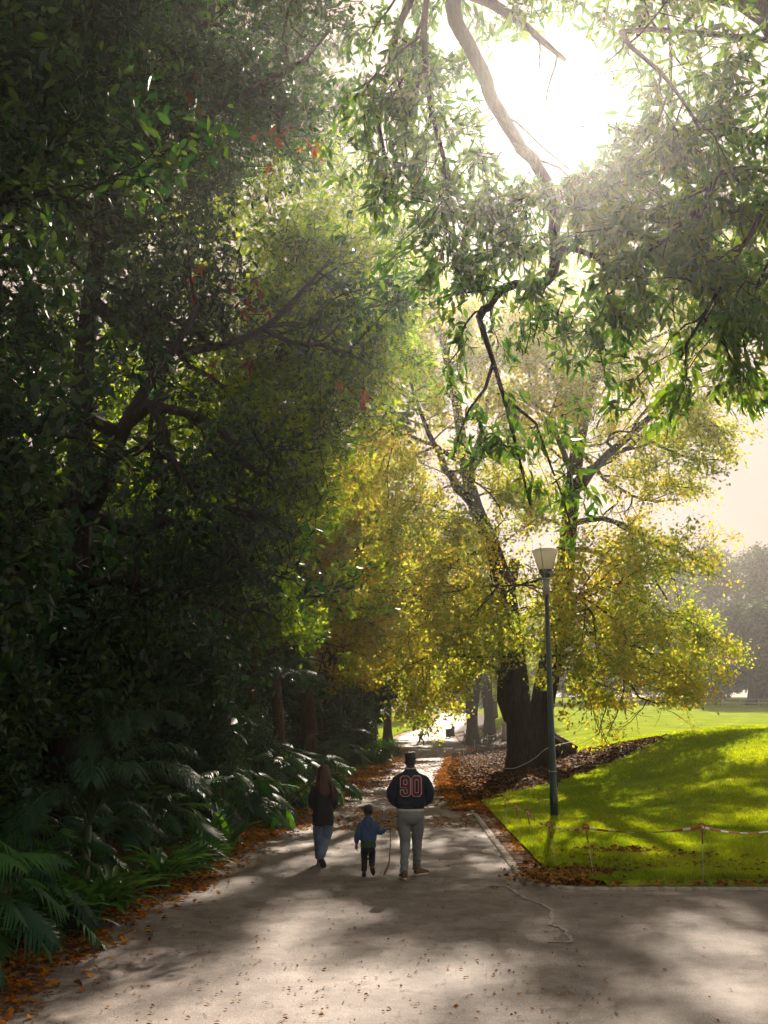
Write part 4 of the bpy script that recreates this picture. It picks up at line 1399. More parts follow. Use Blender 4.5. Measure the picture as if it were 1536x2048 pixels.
# twigs and bark crumbs on the asphalt
m = 1500
Y = sampleY(m, 6.5, 40, .9); X = Ledge(Y) + (Redge(np.maximum(Y, 15)) - Ledge(Y)) * rng.random(m) ** 1.2
X = np.r_[X, rng.uniform(2, 9, 200)]; Y = np.r_[Y, rng.uniform(6.5, 14.2, 200)]
m = len(X)
TW = (np.array([[-.5, -1, 0], [.5, -1, 0], [.7, 0, .7], [-.3, .05, .7], [.3, 1, .2], [-.3, 1, .2]]), np.array([[0, 1, 2], [0, 2, 3], [3, 2, 4], [3, 4, 5]]))
a = rng.random(m) * 6.28
d = np.c_[np.cos(a), np.sin(a), np.zeros(m)]
L = .012 + .05 * rng.random(m) ** 3.0
V, Fc = scatter(TW[0], TW[1], np.c_[X, Y, terrain(X, Y) + .007], d, np.tile([0, 0, 1.0], (m, 1)), np.c_[.004 + .006 * rng.random(m), L, .004 + .006 * rng.random(m)])
tag(obj("twigs", mesh("twigs", V, Fc), simple("twig", (.03, .02, .014), .9, .2)), "dark twigs and bark crumbs on the asphalt", "twigs", None, 'stuff')

# grass blades on the near bank
m = 330000
Y = sampleY(m, 14.62, 60, 1.3)
X = Redge(np.maximum(Y, 14.5)) + .5 + rng.random(m) * (.42 * Y + 1.5 - Redge(Y))
k = (~is_mulch(X, Y)) & ~((Y < 15.4) & (X < Redge(15.0) + .5 + (.75 * (1 - (Y - 14.6) / .8) ** 2)))
X = X[k]; Y = Y[k]; m = len(X)
hgt = (.035 + .045 * rng.random(m) ** 1.5) * (1 + .7 * np.clip(wob(X * .7, Y * .7) + .6 * wob(X * 2.3, Y * 2.1), -.5, 1)) * np.where(Y < 15.0, 1.5, 1.0)
wid = .0036 * np.maximum(1, Y / 15.0)
BL = (np.array([[-1, 0, 0], [1, 0, 0], [.7, .12, .6], [-.7, .12, .6], [0, .4, 1.0]]), np.array([[0, 1, 2], [0, 2, 3], [3, 2, 4]]))
a = rng.random(m) * 6.28
V, Fc = scatter(BL[0], BL[1], np.c_[X, Y, terrain(X, Y) + .045], np.c_[np.cos(a), np.sin(a), np.zeros(m)], np.tile([0, 0, 1.0], (m, 1)) + rng.normal(0, .3, (m, 3)) * [1, 1, 0], np.c_[wid, hgt, hgt])
tag(obj("grass", mesh("grass", V, Fc), M['grass']), "short green grass of the sloping lawn", "grass", None, 'stuff')
# ------------------------------------------------------------------ people
def cloth(name, col, var=.3, rough=.85, scale=30, stripes=None):
    m, nt, out = newmat(name)
    n = noise_node(nt, scale, 4, .6)
    n2 = noise_node(nt, 5, 3, .5)
    r = ramp(nt, [(.3, tuple(k * (1 - var) for k in col)), (.7, tuple(k * (1 + var) for k in col))])
    mx = nt.nodes.new("ShaderNodeMath"); mx.operation = 'ADD'
    h1 = nt.nodes.new("ShaderNodeMath"); h1.operation = 'MULTIPLY'; h1.inputs[1].default_value = .5
    h2 = nt.nodes.new("ShaderNodeMath"); h2.operation = 'MULTIPLY'; h2.inputs[1].default_value = .5
    nt.links.new(n.outputs[0], h1.inputs[0]); nt.links.new(n2.outputs[0], h2.inputs[0])
    nt.links.new(h1.outputs[0], mx.inputs[0]); nt.links.new(h2.outputs[0], mx.inputs[1])
    nt.links.new(mx.outputs[0], r.inputs[0])
    p = princ(nt, out, r.outputs[0], rough, .15, bump(nt, n.outputs[0], .3, .004))
    p.inputs["Sheen Weight"].default_value = .02
    return m


M['skin_dark'] = simple("skin_dark", (.16, .085, .055), .55, .35, 20, .12)
M['skin_pale'] = simple("skin_pale", (.5, .3, .22), .5, .35, 20, .1)
M['hair_black'] = simple("hair_black", (.012, .01, .01), .55, .4, 60, .5, (.6, .01))
M['hair_red'] = leaf_mat("hair_red", [(0, (.05, .014, .008)), (1, (.09, .022, .01))], .3, (2.2, 1.4, 1.0), .45, .4, 3)
M['navy'] = cloth("navy_knit", (.014, .017, .028))
M['trim'] = cloth("pale_trim", (.45, .42, .4), .1)
M['maroon'] = cloth("maroon_felt", (.13, .016, .024), .2)
M['number_white'] = cloth("white_felt", (.5, .45, .42), .1)
M['grey_denim'] = cloth("grey_denim", (.165, .175, .185), .25)
M['blue_denim'] = cloth("blue_denim", (.1, .14, .21), .25)
M['black_jacket'] = cloth("black_jacket", (.009, .009, .014), .3, .6)
M['blue_hoodie'] = cloth("blue_hoodie", (.035, .075, .16), .2)
M['green_shirt'] = cloth("green_shirt", (.03, .07, .03), .2)
M['dark_pants'] = cloth("dark_trousers", (.01, .012, .02), .3)
M['tan_shoe'] = cloth("tan_suede", (.11, .07, .04), .2)
M['sole'] = simple("shoe_sole", (.42, .37, .31), .7, .3, 30, .15)
M['dark_sole'] = simple("dark_sole", (.03, .028, .03), .7, .3)
M['grey_shoe'] = cloth("grey_shoe", (.16, .13, .13), .2)
M['black_shoe'] = cloth("black_shoe", (.014, .014, .016), .2)
M['pink'] = cloth("pink_sock", (.45, .1, .1), .1)
M['bark_strip'] = simple("bark_strip", (.13, .08, .05), .8, .2, 30, .3)


def shell(name, mb, voxel=.012, sm=4, wr=0.0, wf=9.0, wz=1.0, seed=0):
    """overlapping closed lofts -> one continuous surface"""
    me = mb.mesh(name + "_raw")
    o = bpy.data.objects.new("tmp", me)
    COL.objects.link(o)
    r = o.modifiers.new("r", 'REMESH'); r.mode = 'VOXEL'; r.voxel_size = voxel; r.use_smooth_shade = True
    s = o.modifiers.new("s", 'SMOOTH'); s.iterations = sm; s.factor = .5
    dg = bpy.context.evaluated_depsgraph_get()
    dg.update()
    out = bpy.data.meshes.new_from_object(o.evaluated_get(dg))
    bpy.data.objects.remove(o)
    bpy.data.meshes.remove(me)
    out.name = name
    if wr:
        n = len(out.vertices)
        co = np.empty(n * 3, np.float32); out.vertices.foreach_get("co", co); co = co.reshape(-1, 3)
        no = np.array([v.normal[:] for v in out.vertices])
        d = np.array([noise.noise(Vector((c[0] * wf + seed, c[1] * wf, c[2] * wf * wz))) + .5 * noise.noise(Vector((c[0] * wf * 2.3 + seed, c[1] * wf * 2.3 + 5, c[2] * wf * wz * 2.3))) for c in co])
        amp = wr(co) if callable(wr) else wr
        co = co + no * (d * amp)[:, None]
        out.vertices.foreach_set("co", co.astype(np.float32).ravel())
        out.update()
    out.polygons.foreach_set("use_smooth", np.ones(len(out.polygons), bool))
    return out


def loft(mb, sec, n=18, sides=18):
    """sec rows: x,y,z,rx,ry"""
    S = crom(np.asarray(sec, float), n)
    mb.tube(S[:, :3], np.maximum(S[:, 3:5], .003), sides)


def hand(mb, w, d, side, s=1.0, curl=.5):
    """five-fingered hand from wrist w pointing along d; side = direction of the thumb"""
    w = np.array(w, float); d = nrm(d); side = nrm(np.array(side, float) - d * (np.array(side, float) @ d)); nn = np.cross(d, side)
    pc = w + d * .045 * s
    mb.tube([w - d * .02 * s, w + d * .02 * s, w + d * .06 * s, w + d * .09 * s], [(.026 * s, .02 * s), (.034 * s, .017 * s), (.04 * s, .016 * s), (.036 * s, .012 * s)], 10)
    for k, (o, l) in enumerate([(.03, .068), (.01, .078), (-.011, .072), (-.03, .056)]):
        p = w + d * .08 * s + side * o * s
        pts = [p]
        dd = d.copy()
        for j in range(3):
            dd = nrm(dd * math.cos(curl * .8) + nn * math.sin(curl * .8))
            pts.append(pts[-1] + dd * l * s / 3)
        mb.tube(pts, np.array([.0095, .009, .008, .006]) * s, 6)
    p = w + d * .03 * s + side * .03 * s
    mb.tube([p, p + (side * .7 + d * .7) * .03 * s, p + (side * .45 + d * .9 + nn * .4) * .06 * s], np.array([.012, .011, .007]) * s, 6)


def head(mb, c, s=1.0, yaw=0.0):
    """c = head centre; faces +Y"""
    c = np.array(c, float)
    R = np.array([[math.cos(yaw), -math.sin(yaw), 0], [math.sin(yaw), math.cos(yaw), 0], [0, 0, 1]])
    def at(x, y, z): return tuple(c + R @ np.array([x, y, z]) * s)
    mb.ball(at(0, 0, .02), (.075 * s, .094 * s, .098 * s), 18, 12)
    mb.ball(at(0, .03, -.055), (.058 * s, .062 * s, .062 * s), 14, 10)     # jaw
    mb.tube([at(0, .088, .02), at(0, .112, -.022), at(0, .092, -.032)], np.array([.008, .015, .008]) * s, 8)   # nose
    mb.tube([at(-.022, .086, -.06), at(0, .094, -.06), at(.022, .086, -.06)], np.array([.006, .009, .006]) * s, 6)  # lips
    mb.tube([at(-.045, .076, .04), at(0, .092, .044), at(.045, .076, .04)], np.array([.008, .01, .008]) * s, 6)    # brow
    for k in (-1, 1):
        mb.ball(at(k * .077, -.005, -.005), (.012 * s, .024 * s, .034 * s), 10, 8)  # ear
        mb.ball(at(k * .03, .083, .018), (.013 * s, .009 * s, .009 * s), 8, 6)     # eye


def shoe(name, ankle, toe, up, s, mats, root, sole_h=.03):
    """shoe from the heel under 'ankle' to 'toe'"""
    a = np.array(ankle, float); t = np.array(toe, float)
    d = nrm(t - a); up = nrm(np.array(up, float) - d * (np.array(up, float) @ d)); sd = np.cross(d, up)
    def q(f, h, r): return a + d * f * s + up * h * s + sd * r * s
    mb = MB()
    secs = [(-.07, .045, .03, .03), (-.05, .05, .04, .046), (.0, .058, .043, .056), (.06, .05, .046, .048), (.13, .04, .05, .036), (.18, .033, .044, .028), (.205, .03, .02, .014)]
    P = crom(np.array([list(q(f, h, 0)) + [w * s, hh * s] for f, h, w, hh in secs]), 14)
    V, Q, Tt = tube(P[:, :3], P[:, 3:5], 12)
    mb.add(V, Q, Tt)
    mb.tube([q(-.02, .06, 0), q(-.02, .12, 0)], [.044 * s, .04 * s], 10)
    so = shell(name, mb, .008 * max(s, .6), 2)
    up_o = obj(name, so, mats[0], root)
    sb = MB()
    n = 20; ring = []
    for k in range(n):
        an = 2 * PI * k / n
        f = .065 + .15 * math.cos(an) * (1 if math.cos(an) > 0 else .95)
        wd = (.05 - .008 * (math.cos(an) < -.3)) * math.sin(an)
        ring.append((f, wd))
    V = [q(f, .0, w) for f, w in ring] + [q(f, sole_h, w * 1.03) for f, w in ring] + [q(.06, 0, 0), q(.06, sole_h, 0)]
    i = np.arange(n); j = (i + 1) % n
    sb.add(V, np.c_[i, j, n + j, n + i], np.r_[np.c_[np.full(n, 2 * n), j, i], np.c_[np.full(n, 2 * n + 1), n + i, n + j]])
    sb.build("sole", mats[1], up_o)
    return up_o


def person(label, px, py, rz=0.0, dy=0.0):
    x, y, z = ground(px, py)
    z = max(z, 0.004) if y < 60 else z
    return thing("person", label, "person", (x, y + dy, z), rz)


def body_of(root, mb, skin, voxel=.009, sm=2):
    return obj("body", shell("body", mb, voxel, sm), skin, root)


# --- man in the numbered sweatshirt
man = person("man in dark sweatshirt with big maroon 90 and grey jeans", 822, 1757)
Lk, Rk = (-.085, .02, .50), (.10, .16, .52)
La, Ra = (-.105, -.12, .10), (.10, .28, .10)
mb = MB()
loft(mb, [(0, 0, .88, .13, .10), (0, 0, 1.0, .15, .11), (0, .01, 1.2, .16, .115), (0, 0, 1.38, .17, .115), (0, -.01, 1.48, .13, .09), (0, 0, 1.54, .07, .07)])
mb.tube([(0, 0, 1.5), (0, .005, 1.57), (0, .015, 1.63)], [.066, .062, .062], 14)
head(mb, (0, .02, 1.69), 1.0)
for s, k, a in ((-1, Lk, La), (1, Rk, Ra)):
    loft(mb, [(s * .09, .01, .9, .1, .1), (s * .095, (k[1]) * .5, .7, .075, .08), (*k, .055, .06), ((k[0] + a[0]) / 2, (k[1] + a[1]) / 2 - .02, .32, .052, .06), (*a, .036, .042), (a[0], a[1] + .02, .05, .035, .05)], 18, 12)
    loft(mb, [(s * .17, 0, 1.46, .055, .055), (s * .25, -.03, 1.3, .045, .045), (s * .285, -.03, 1.2, .04, .042), (s * .25, .08, 1.09, .034, .036), (s * .2, .16, 1.03, .027, .027)], 16, 10)
    hand(mb, (s * .19, .165, 1.01), (-s * .35, .05, -.9), (-s, .2, .3), 1.0, .35)
body_of(man, mb, M['skin_dark'])
mb = MB()
loft(mb, [(0, .005, .985, .208, .155), (0, .005, 1.03, .212, .16), (0, .005, 1.07, .232, .178), (0, 0, 1.18, .232, .18), (0, -.005, 1.3, .235, .172), (0, -.01, 1.40, .228, .155), (0, -.012, 1.475, .19, .135), (0, -.008, 1.53, .13, .105), (0, .0, 1.575, .082, .082), (0, .004, 1.6, .07, .074)], 26, 26)
for s in (-1, 1):
    loft(mb, [(s * .11, -.01, 1.46, .07, .075), (s * .2, -.015, 1.405, .084, .09), (s * .272, -.03, 1.29, .08, .085), (s * .295, -.02, 1.2, .074, .08), (s * .272, .06, 1.12, .068, .07), (s * .215, .15, 1.06, .055, .055), (s * .2, .175, 1.04, .04, .04)], 20, 16)
sw_me = shell("sweatshirt", mb, .011, 4, lambda c: .006 + .010 * smooth(.2, .3, np.abs(c[:, 0])), 8.0, .8, 3)
sw = obj("sweatshirt", sw_me, M['navy'], man)
MB().tube(crom([(.074 * math.cos(a), .004 + .078 * math.sin(a), 1.598 + .012 * math.sin(a)) for a in np.linspace(0, 2 * PI, 17)], 40), .012, 6).build("collar", M['trim'], sw, True)
mb = MB()
loft(mb, [(0, .005, .962, .206, .155), (0, .005, 1.0, .208, .158)], 4, 26)
mb.build("shirt_hem", M['trim'], man, True)
mb = MB()
loft(mb, [(0, .005, 1.02, .185, .14), (0, .0, .94, .206, .155), (0, -.01, .86, .205, .155), (0, 0, .80, .15, .12)], 12, 24)
for s, k, a in ((-1, Lk, La), (1, Rk, Ra)):
    loft(mb, [(s * .102, -.005, .92, .104, .13), (s * .106, k[1] * .35, .74, .103, .11), (k[0], k[1] * .8, .6, .09, .096), (*k, .082, .086), ((k[0] * .5 + a[0] * .5), (k[1] + a[1]) / 2 - .015, .32, .066, .076), (a[0], a[1], .15, .06, .066), (a[0], a[1] + .005, .075, .064, .07)], 26, 18)
jm = shell("jeans", mb, .011, 3, lambda c: .004 + .009 * (1 - smooth(.1, .75, c[:, 2])), 11.0, 1.7, 7)
jn = obj("jeans", jm, M['grey_denim'], man)
mb = MB()
for s in (-1, 1):
    mb.box((s * .09, -.157, .885), (.095, .008, .1), 0)
mb.build("back_pocket", M['grey_denim'], jn) if False else None
mb = MB()
loft(mb, [(0, .0, 1.615, .055, .05), (0, .0, 1.66, .074, .082), (0, .004, 1.71, .081, .098), (0, .006, 1.75, .086, .1), (0, .008, 1.80, .084, .095), (0, .008, 1.825, .074, .082), (0, .008, 1.832, .03, .03)], 16, 18)
obj("hair", shell("hair", mb, .009, 1, .012, 26, 1, 2), M['hair_black'], man)
shoe("shoe", (La[0], La[1] - .01, 0), (La[0] - .045, La[1] + .25, 0), (0, 0, 1), 1.08, (M['tan_shoe'], M['sole']), man)
shoe("shoe", (Ra[0] + .02, Ra[1] - .02, 0), (Ra[0] + .2, Ra[1] + .16, 0), (0, 0, 1), 1.08, (M['tan_shoe'], M['sole']), man)


def on_back(name, inside, x0, x1, z0, z1, step, me, mat, parent, off=.004):
    """felt laid on the back of a garment: cells of a fine grid projected onto its surface"""
    bvh = BVHTree.FromPolygons([v.co[:] for v in me.vertices], [p.vertices[:] for p in me.polygons])
    nx = int((x1 - x0) / step) + 1; nz = int((z1 - z0) / step) + 1
    idx = {}; V = []; Q = []
    def vid(i, j):
        if (i, j) not in idx:
            x = x0 + i * step; z = z0 + j * step
            h = bvh.ray_cast(Vector((x, -1, z)), Vector((0, 1, 0)))
            y = h[0].y if h[0] else -.15
            idx[(i, j)] = len(V); V.append((x, y - off, z))
        return idx[(i, j)]
    for i in range(nx):
        for j in range(nz):
            if inside(x0 + (i + .5) * step, z0 + (j + .5) * step):
                Q.append((vid(i, j), vid(i + 1, j), vid(i + 1, j + 1), vid(i, j + 1)))
    o = obj(name, mesh(name, np.array(V), np.array(Q), True), mat, parent)
    md = o.modifiers.new("solidify", 'SOLIDIFY'); md.thickness = .002; md.offset = 1
    return o


def oct_rect(x, z, cx, cz, hw, hh, ch):
    dx, dz = abs(x - cx), abs(z - cz)
    return max(dx - hw, dz - hh, (dx + dz - (hw + hh - ch)) * .7071)


def nine(x, z):
    cx, cz, hw, hh = -.081, 1.335, .079, .152
    d = oct_rect(x, z, cx, cz, hw, hh, .035)
    hole = oct_rect(x, z, cx + .0, cz + .058, .019, .029, .006)
    d = max(d, -hole)
    # opening of the tail: lower-left notch
    low = oct_rect(x, z, cx + .0, cz - .075, .019, .024, .004)
    d = max(d, -low)
    notch = max(abs(x - (cx - .06)) - .062, abs(z - (cz - .0385)) - .0125)
    return max(d, -notch)


def zero(x, z):
    cx, cz, hw, hh = .089, 1.335, .077, .154
    return max(oct_rect(x, z, cx, cz, hw, hh, .035), -oct_rect(x, z, cx, cz, .021, .088, .004))


DZ = .0
num = lambda x, z: min(nine(x, z - DZ), zero(x, z - DZ))
no_ = on_back("number_outline", lambda x, z: num(x, z) < 0, -.18, .18, 1.16, 1.51, .0032, sw_me, M['number_white'], sw, .004)
on_back("number", lambda x, z: num(x, z) < -.0085, -.18, .18, 1.16, 1.51, .0032, sw_me, M['maroon'], sw, .0075)

# --- woman with long red hair
wom = person("woman with long reddish hair, black jacket and loose blue jeans walking away on the left", 645, 1733)
mb = MB()
loft(mb, [(0, 0, .72, .12, .1), (0, 0, .85, .13, .1), (0, 0, 1.0, .115, .09), (0, .01, 1.12, .13, .1), (0, .01, 1.24, .14, .09), (0, .02, 1.31, .06, .06)])
mb.tube([(0, .02, 1.28), (0, .035, 1.36), (0, .05, 1.42)], [.05, .048, .05], 12)
head(mb, (.0, .06, 1.455), .93)
WL = ((-.065, .06, .42), (-.06, .16, .085)); WR = ((.03, .06, .41), (-.015, -.2, .17))
for s, (k, a) in ((-1, WL), (1, WR)):
    loft(mb, [(s * .07, 0, .76, .08, .08), (*k, .048, .052), ((k[0] + a[0]) / 2, (k[1] + a[1]) / 2, (k[2] + a[2]) / 2, .045, .05), (*a, .032, .036), (a[0], a[1] + .03, a[2] - .05, .03, .045)], 16, 12)
    loft(mb, [(s * .14, .01, 1.24, .045, .045), (s * .18, .0, 1.08, .04, .04), (s * .19, .03, .98, .035, .035), (s * .13, .14, .88, .03, .03), (s * .1, .17, .84, .024, .024)], 14, 10)
    hand(mb, (s * .1, .165, .83), (-s * .4, .1, -.8), (-s, .3, .2), .92, .4)
body_of(wom, mb, M['skin_pale'])
mb = MB()
loft(mb, [(0, .0, .635, .178, .15), (0, 0, .68, .178, .152), (0, 0, .82, .172, .15), (0, 0, .98, .168, .14), (0, 0, 1.1, .18, .14), (0, .0, 1.2, .178, .125), (0, .01, 1.265, .13, .1), (0, .02, 1.32, .075, .08), (0, .03, 1.345, .06, .065)], 22, 22)
for s in (-1, 1):
    loft(mb, [(s * .12, .0, 1.235, .07, .07), (s * .165, -.005, 1.15, .068, .072), (s * .188, -.01, 1.02, .062, .068), (s * .178, .05, .94, .058, .06), (s * .13, .13, .885, .05, .05), (s * .11, .155, .86, .036, .036)], 18, 14)
wj_me = shell("jacket", mb, .010, 4, .009, 9, .7, 11)
wj = obj("jacket", wj_me, M['black_jacket'], wom)
on_back("emblem", lambda x, z: ((x - .02) ** 2 + (z - 1.165) ** 2 < .014 ** 2) or (abs(x - .022) < .02 and abs(z - 1.142) < .012), -.04, .07, 1.1, 1.19, .004, wj_me, M['number_white'], wj, .005)
mb = MB()
loft(mb, [(0, 0, .74, .15, .125), (0, 0, .62, .15, .125)], 5, 18)
for s, (k, a) in ((-1, WL), (1, WR)):
    loft(mb, [(s * .07, 0, .7, .09, .115), (s * .062 + k[0] * .2, k[1] * .6, .56, .098, .108), (*k, .092, .096), ((k[0] + a[0]) / 2, (k[1] + a[1]) / 2, (k[2] + a[2]) / 2 + .02, .086, .09), (a[0], a[1] + .01, a[2] + .03, .078, .084), (a[0], a[1] + .01, a[2] + .0, .076, .082)], 22, 16)
obj("jeans", shell("jeans", mb, .011, 3, .007, 10, .8, 21), M['blue_denim'], wom)
mb = MB()
loft(mb, [(0, .07, 1.585, .02, .02), (0, .062, 1.57, .062, .068), (0, .05, 1.52, .098, .1), (0, .03, 1.45, .112, .11), (.005, .0, 1.37, .128, .1), (.015, -.05, 1.28, .145, .075), (.03, -.085, 1.19, .14, .055), (.035, -.1, 1.12, .1, .04), (.05, -.105, 1.07, .06, .02)], 24, 20)
rr = random.Random(4)
for k in range(16):
    x = .07 + .05 * rr.random(); y = -.04 - .08 * rr.random()
    pts = [(.07, .0, 1.42 - .02 * k * .2), (x + .03, y, 1.3), (.13 + .035 * rr.random(), y - .01, 1.18), (.15 + .05 * rr.random(), y, 1.05 + .06 * rr.random()), (.15 + .05 * rr.random(), y, .98 + .07 * rr.random())]
    mb.tube(crom(pts, 9), np.array([.02, .02, .018, .017, .015, .012, .009, .006, .004]), 6)
hm = shell("hair", mb, .008, 2, .0075, 30, .12, 5)
obj("hair", hm, M['hair_red'], wom)
shoe("shoe", (WL[1][0], WL[1][1] - .01, 0), (WL[1][0], WL[1][1] + .25, 0), (0, 0, 1), .95, (M['grey_shoe'], M['sole']), wom)
shoe("shoe", (WR[1][0] - .0, WR[1][1] - .035, .125), (WR[1][0] + .055, WR[1][1] + .07, -.02), (-.1, .75, .6), .97, (M['grey_shoe'], M['dark_sole']), wom)

# --- boy in the blue hoodie
boy = person("little boy in a blue hoodie holding a long strip of bark upright", 736, 1754)
BL_ = ((-.055, .04, .24), (-.058, .02, .06)); BR = ((.06, .05, .25), (.06, -.12, .16))
mb = MB()
loft(mb, [(0, 0, .42, .085, .07), (0, 0, .55, .09, .075), (0, .0, .68, .095, .07), (0, 0, .78, .1, .06), (0, .005, .82, .045, .045)])
mb.tube([(0, .0, .79), (0, .01, .85), (0, .02, .88)], [.04, .038, .04], 12)
head(mb, (.0, .02, .945), .86)
for s, (k, a) in ((-1, BL_), (1, BR)):
    loft(mb, [(s * .05, 0, .44, .055, .055), (*k, .036, .038), ((k[0] + a[0]) / 2, (k[1] + a[1]) / 2, (k[2] + a[2]) / 2, .034, .038), (*a, .025, .028), (a[0], a[1] + .02, a[2] - .03, .024, .03)], 14, 10)
loft(mb, [(-.115, 0, .755, .034, .034), (-.155, -.005, .62, .03, .03), (-.175, .02, .5, .022, .022), (-.178, .025, .455, .02, .02)], 12, 10)
hand(mb, (-.178, .025, .45), (-.02, .1, -1), (.1, 1, 0), .66, .45)
loft(mb, [(.115, 0, .755, .034, .034), (.15, -.005, .66, .03, .03), (.2, .02, .645, .028, .028), (.27, .05, .675, .022, .022), (.285, .055, .683, .02, .02)], 14, 10)
hand(mb, (.285, .055, .683), (.95, .1, .12), (-.1, 1, .5), .66, 1.5)
body_of(boy, mb, M['skin_dark'], .0055, 1)
mb = MB()
loft(mb, [(0, 0, .505, .115, .095), (0, 0, .54, .13, .105), (0, 0, .62, .132, .105), (0, 0, .72, .132, .092), (0, 0, .785, .105, .075), (0, .003, .825, .062, .06), (0, .006, .85, .05, .054)], 18, 20)
loft(mb, [(0, -.055, .86, .066, .05), (0, -.078, .8, .07, .035), (0, -.092, .74, .045, .022), (0, -.098, .69, .012, .012)], 10, 14)
loft(mb, [(-.095, 0, .765, .05, .05), (-.135, -.003, .69, .05, .052), (-.16, .0, .6, .046, .048), (-.175, .015, .53, .042, .042), (-.178, .02, .475, .032, .032)], 14, 12)
loft(mb, [(.095, 0, .765, .05, .05), (.135, -.003, .7, .05, .052), (.152, .0, .655, .047, .048), (.2, .02, .64, .042, .042), (.262, .047, .668, .03, .03)], 16, 12)
bh_me = shell("hoodie", mb, .008, 3, .006, 14, .8, 31)
bh = obj("hoodie", bh_me, M['blue_hoodie'], boy)
MB().tube(crom([(.05 * math.cos(a), .004 + .055 * math.sin(a), .855 + .008 * math.sin(a)) for a in np.linspace(0, 2 * PI, 13)], 26), .012, 6).build("collar", M['trim'], bh, True)
mb = MB()
loft(mb, [(0, 0, .42, .122, .1), (0, 0, .47, .12, .098), (0, 0, .53, .11, .09)], 8, 20)
obj("shirt", shell("shirt", mb, .008, 2, .004, 14, 1, 3), M['green_shirt'], boy)
mb = MB()
loft(mb, [(0, 0, .47, .1, .08), (0, 0, .36, .105, .085)], 4, 16)
for s, (k, a) in ((-1, BL_), (1, BR)):
    loft(mb, [(s * .055, 0, .42, .056, .072), (s * .06, k[1] * .6, .33, .055, .06), (*k, .05, .054), ((k[0] + a[0]) / 2, (k[1] + a[1]) / 2, (k[2] + a[2]) / 2, .046, .05), (a[0], a[1] + .005, a[2] + .01, .042, .046)], 18, 14)
obj("trousers", shell("trousers", mb, .008, 2, .005, 16, 1.3, 41), M['dark_pants'], boy)
mb = MB()
loft(mb, [(0, .0, .9, .055, .05), (0, .008, .945, .07, .08), (0, .012, .99, .074, .086), (0, .016, 1.03, .055, .06), (0, .018, 1.045, .02, .02)], 14, 16)
for k in range(14):
    a = rr.random() * 6.28; r = .045 * rr.random()
    q = np.array([r * math.cos(a), .015 + r * math.sin(a), 1.02])
    mb.tube([q, q + (.012 * math.cos(a), .012 * math.sin(a), .03)], [.012, .004], 5)
obj("hair", shell("hair", mb, .007, 1, .004, 40, 1, 9), M['hair_black'], boy)
shoe("shoe", (BL_[1][0], BL_[1][1] - .01, 0), (BL_[1][0] - .01, BL_[1][1] + .16, 0), (0, 0, 1), .66, (M['black_shoe'], M['dark_sole']), boy, .028)
sr = shoe("shoe", (BR[1][0], BR[1][1] - .03, .155), (BR[1][0] + .025, BR[1][1] + .04, 0.02), (0, .85, .45), .7, (M['black_shoe'], M['dark_sole']), boy, .028)
MB().tube([(BR[1][0], BR[1][1] + .0, .145), (BR[1][0], BR[1][1], .175)], [.034, .033], 10).build("cuff", M['pink'], sr, True)
bx, by, bz = boy.location
mb = MB()
pts = crom([(.335, .06, .71), (.338, .058, .62), (.34, .05, .48), (.33, .04, .34), (.318, .03, .2), (.27, .0, .08), (.235, -.02, .015)], 26)
wdt = np.interp(np.linspace(0, 1, 26), [0, .5, .75, .9, 1], [.006, .007, .012, .016, .005])
mb.tube(pts, np.c_[wdt, wdt * .45], 8)
tag(mb.build("bark_strip", M['bark_strip'], None, True, loc=(bx, by, bz)), "long curved strip of bark held by the boy, its tip on the asphalt", "stick")


# --- small figures far along the path
def far_person(label, px, py, coat, legs, hairm, skin, pose, rz=0.0, h=1.65):
    x, y, z = ground(px, py)
    root = thing("person", label, "person", (x, y, z), rz)
    s = h / 1.75
    J = {k: np.array(v, float) * s for k, v in pose.items()}
    mb = MB()
    head(mb, J['head'], .95 * s)
    mb.tube([J['neck'], (J['neck'] + J['head']) / 2, J['head']], [.06 * s, .055 * s, .05 * s], 10)
    mb.tube(crom([J['hip'], (J['hip'] + J['neck']) / 2, J['neck']], 8), np.array([.13, .14, .14, .14, .15, .16, .13, .06]) * s, 12)
    for q in 'lr':
        mb.tube(crom([J['hip'] + (J['k' + q] - J['hip']) * .1, J['k' + q], J['f' + q]], 9), np.linspace(.085, .04, 9) * s, 10)
        mb.tube([J['f' + q], J['f' + q] + np.array(pose.get('toe', (0, .16, -.03))) * s], [.045 * s, .03 * s], 8)
        mb.tube(crom([J['neck'] + (J['e' + q] - J['neck']) * .3, J['e' + q], J['h' + q]], 8), np.linspace(.055, .028, 8) * s, 8)
        hand(mb, J['h' + q], J['h' + q] - J['e' + q], (0, 0, 1), s, .6)
    obj("body", shell("body", mb, .014, 1), skin, root)
    mb = MB()
    mb.tube(crom([J['hip'] * (1, 1, .86), J['hip'], (J['hip'] + J['neck']) / 2, J['neck']], 10), np.array([.19, .185, .18, .175, .17, .175, .18, .18, .14, .075]) * s, 14)
    for q in 'lr':
        mb.tube(crom([J['neck'] + (J['e' + q] - J['neck']) * .2, J['e' + q], J['h' + q] * .95 + J['e' + q] * .05], 8), np.linspace(.085, .05, 8) * s, 10)
    obj("coat", shell("coat", mb, .014, 2, .008, 8, 1, 3), coat, root)
    mb = MB()
    for q in 'lr':
        mb.tube(crom([J['hip'], J['k' + q], J['f' + q] + np.array([0, 0, .03])], 9), np.linspace(.115, .06, 9) * s, 10)
    obj("trousers", shell("trousers", mb, .014, 2, .006, 9, 1, 5), legs, root)
    mb = MB(); mb.ball(J['head'] + np.array([0, -.02, .03]) * s, (.092 * s, .105 * s, .1 * s), 12, 8)
    obj("hair", shell("hair", mb, .014, 1, .006, 30, 1, 1), hairm, root)
    return root


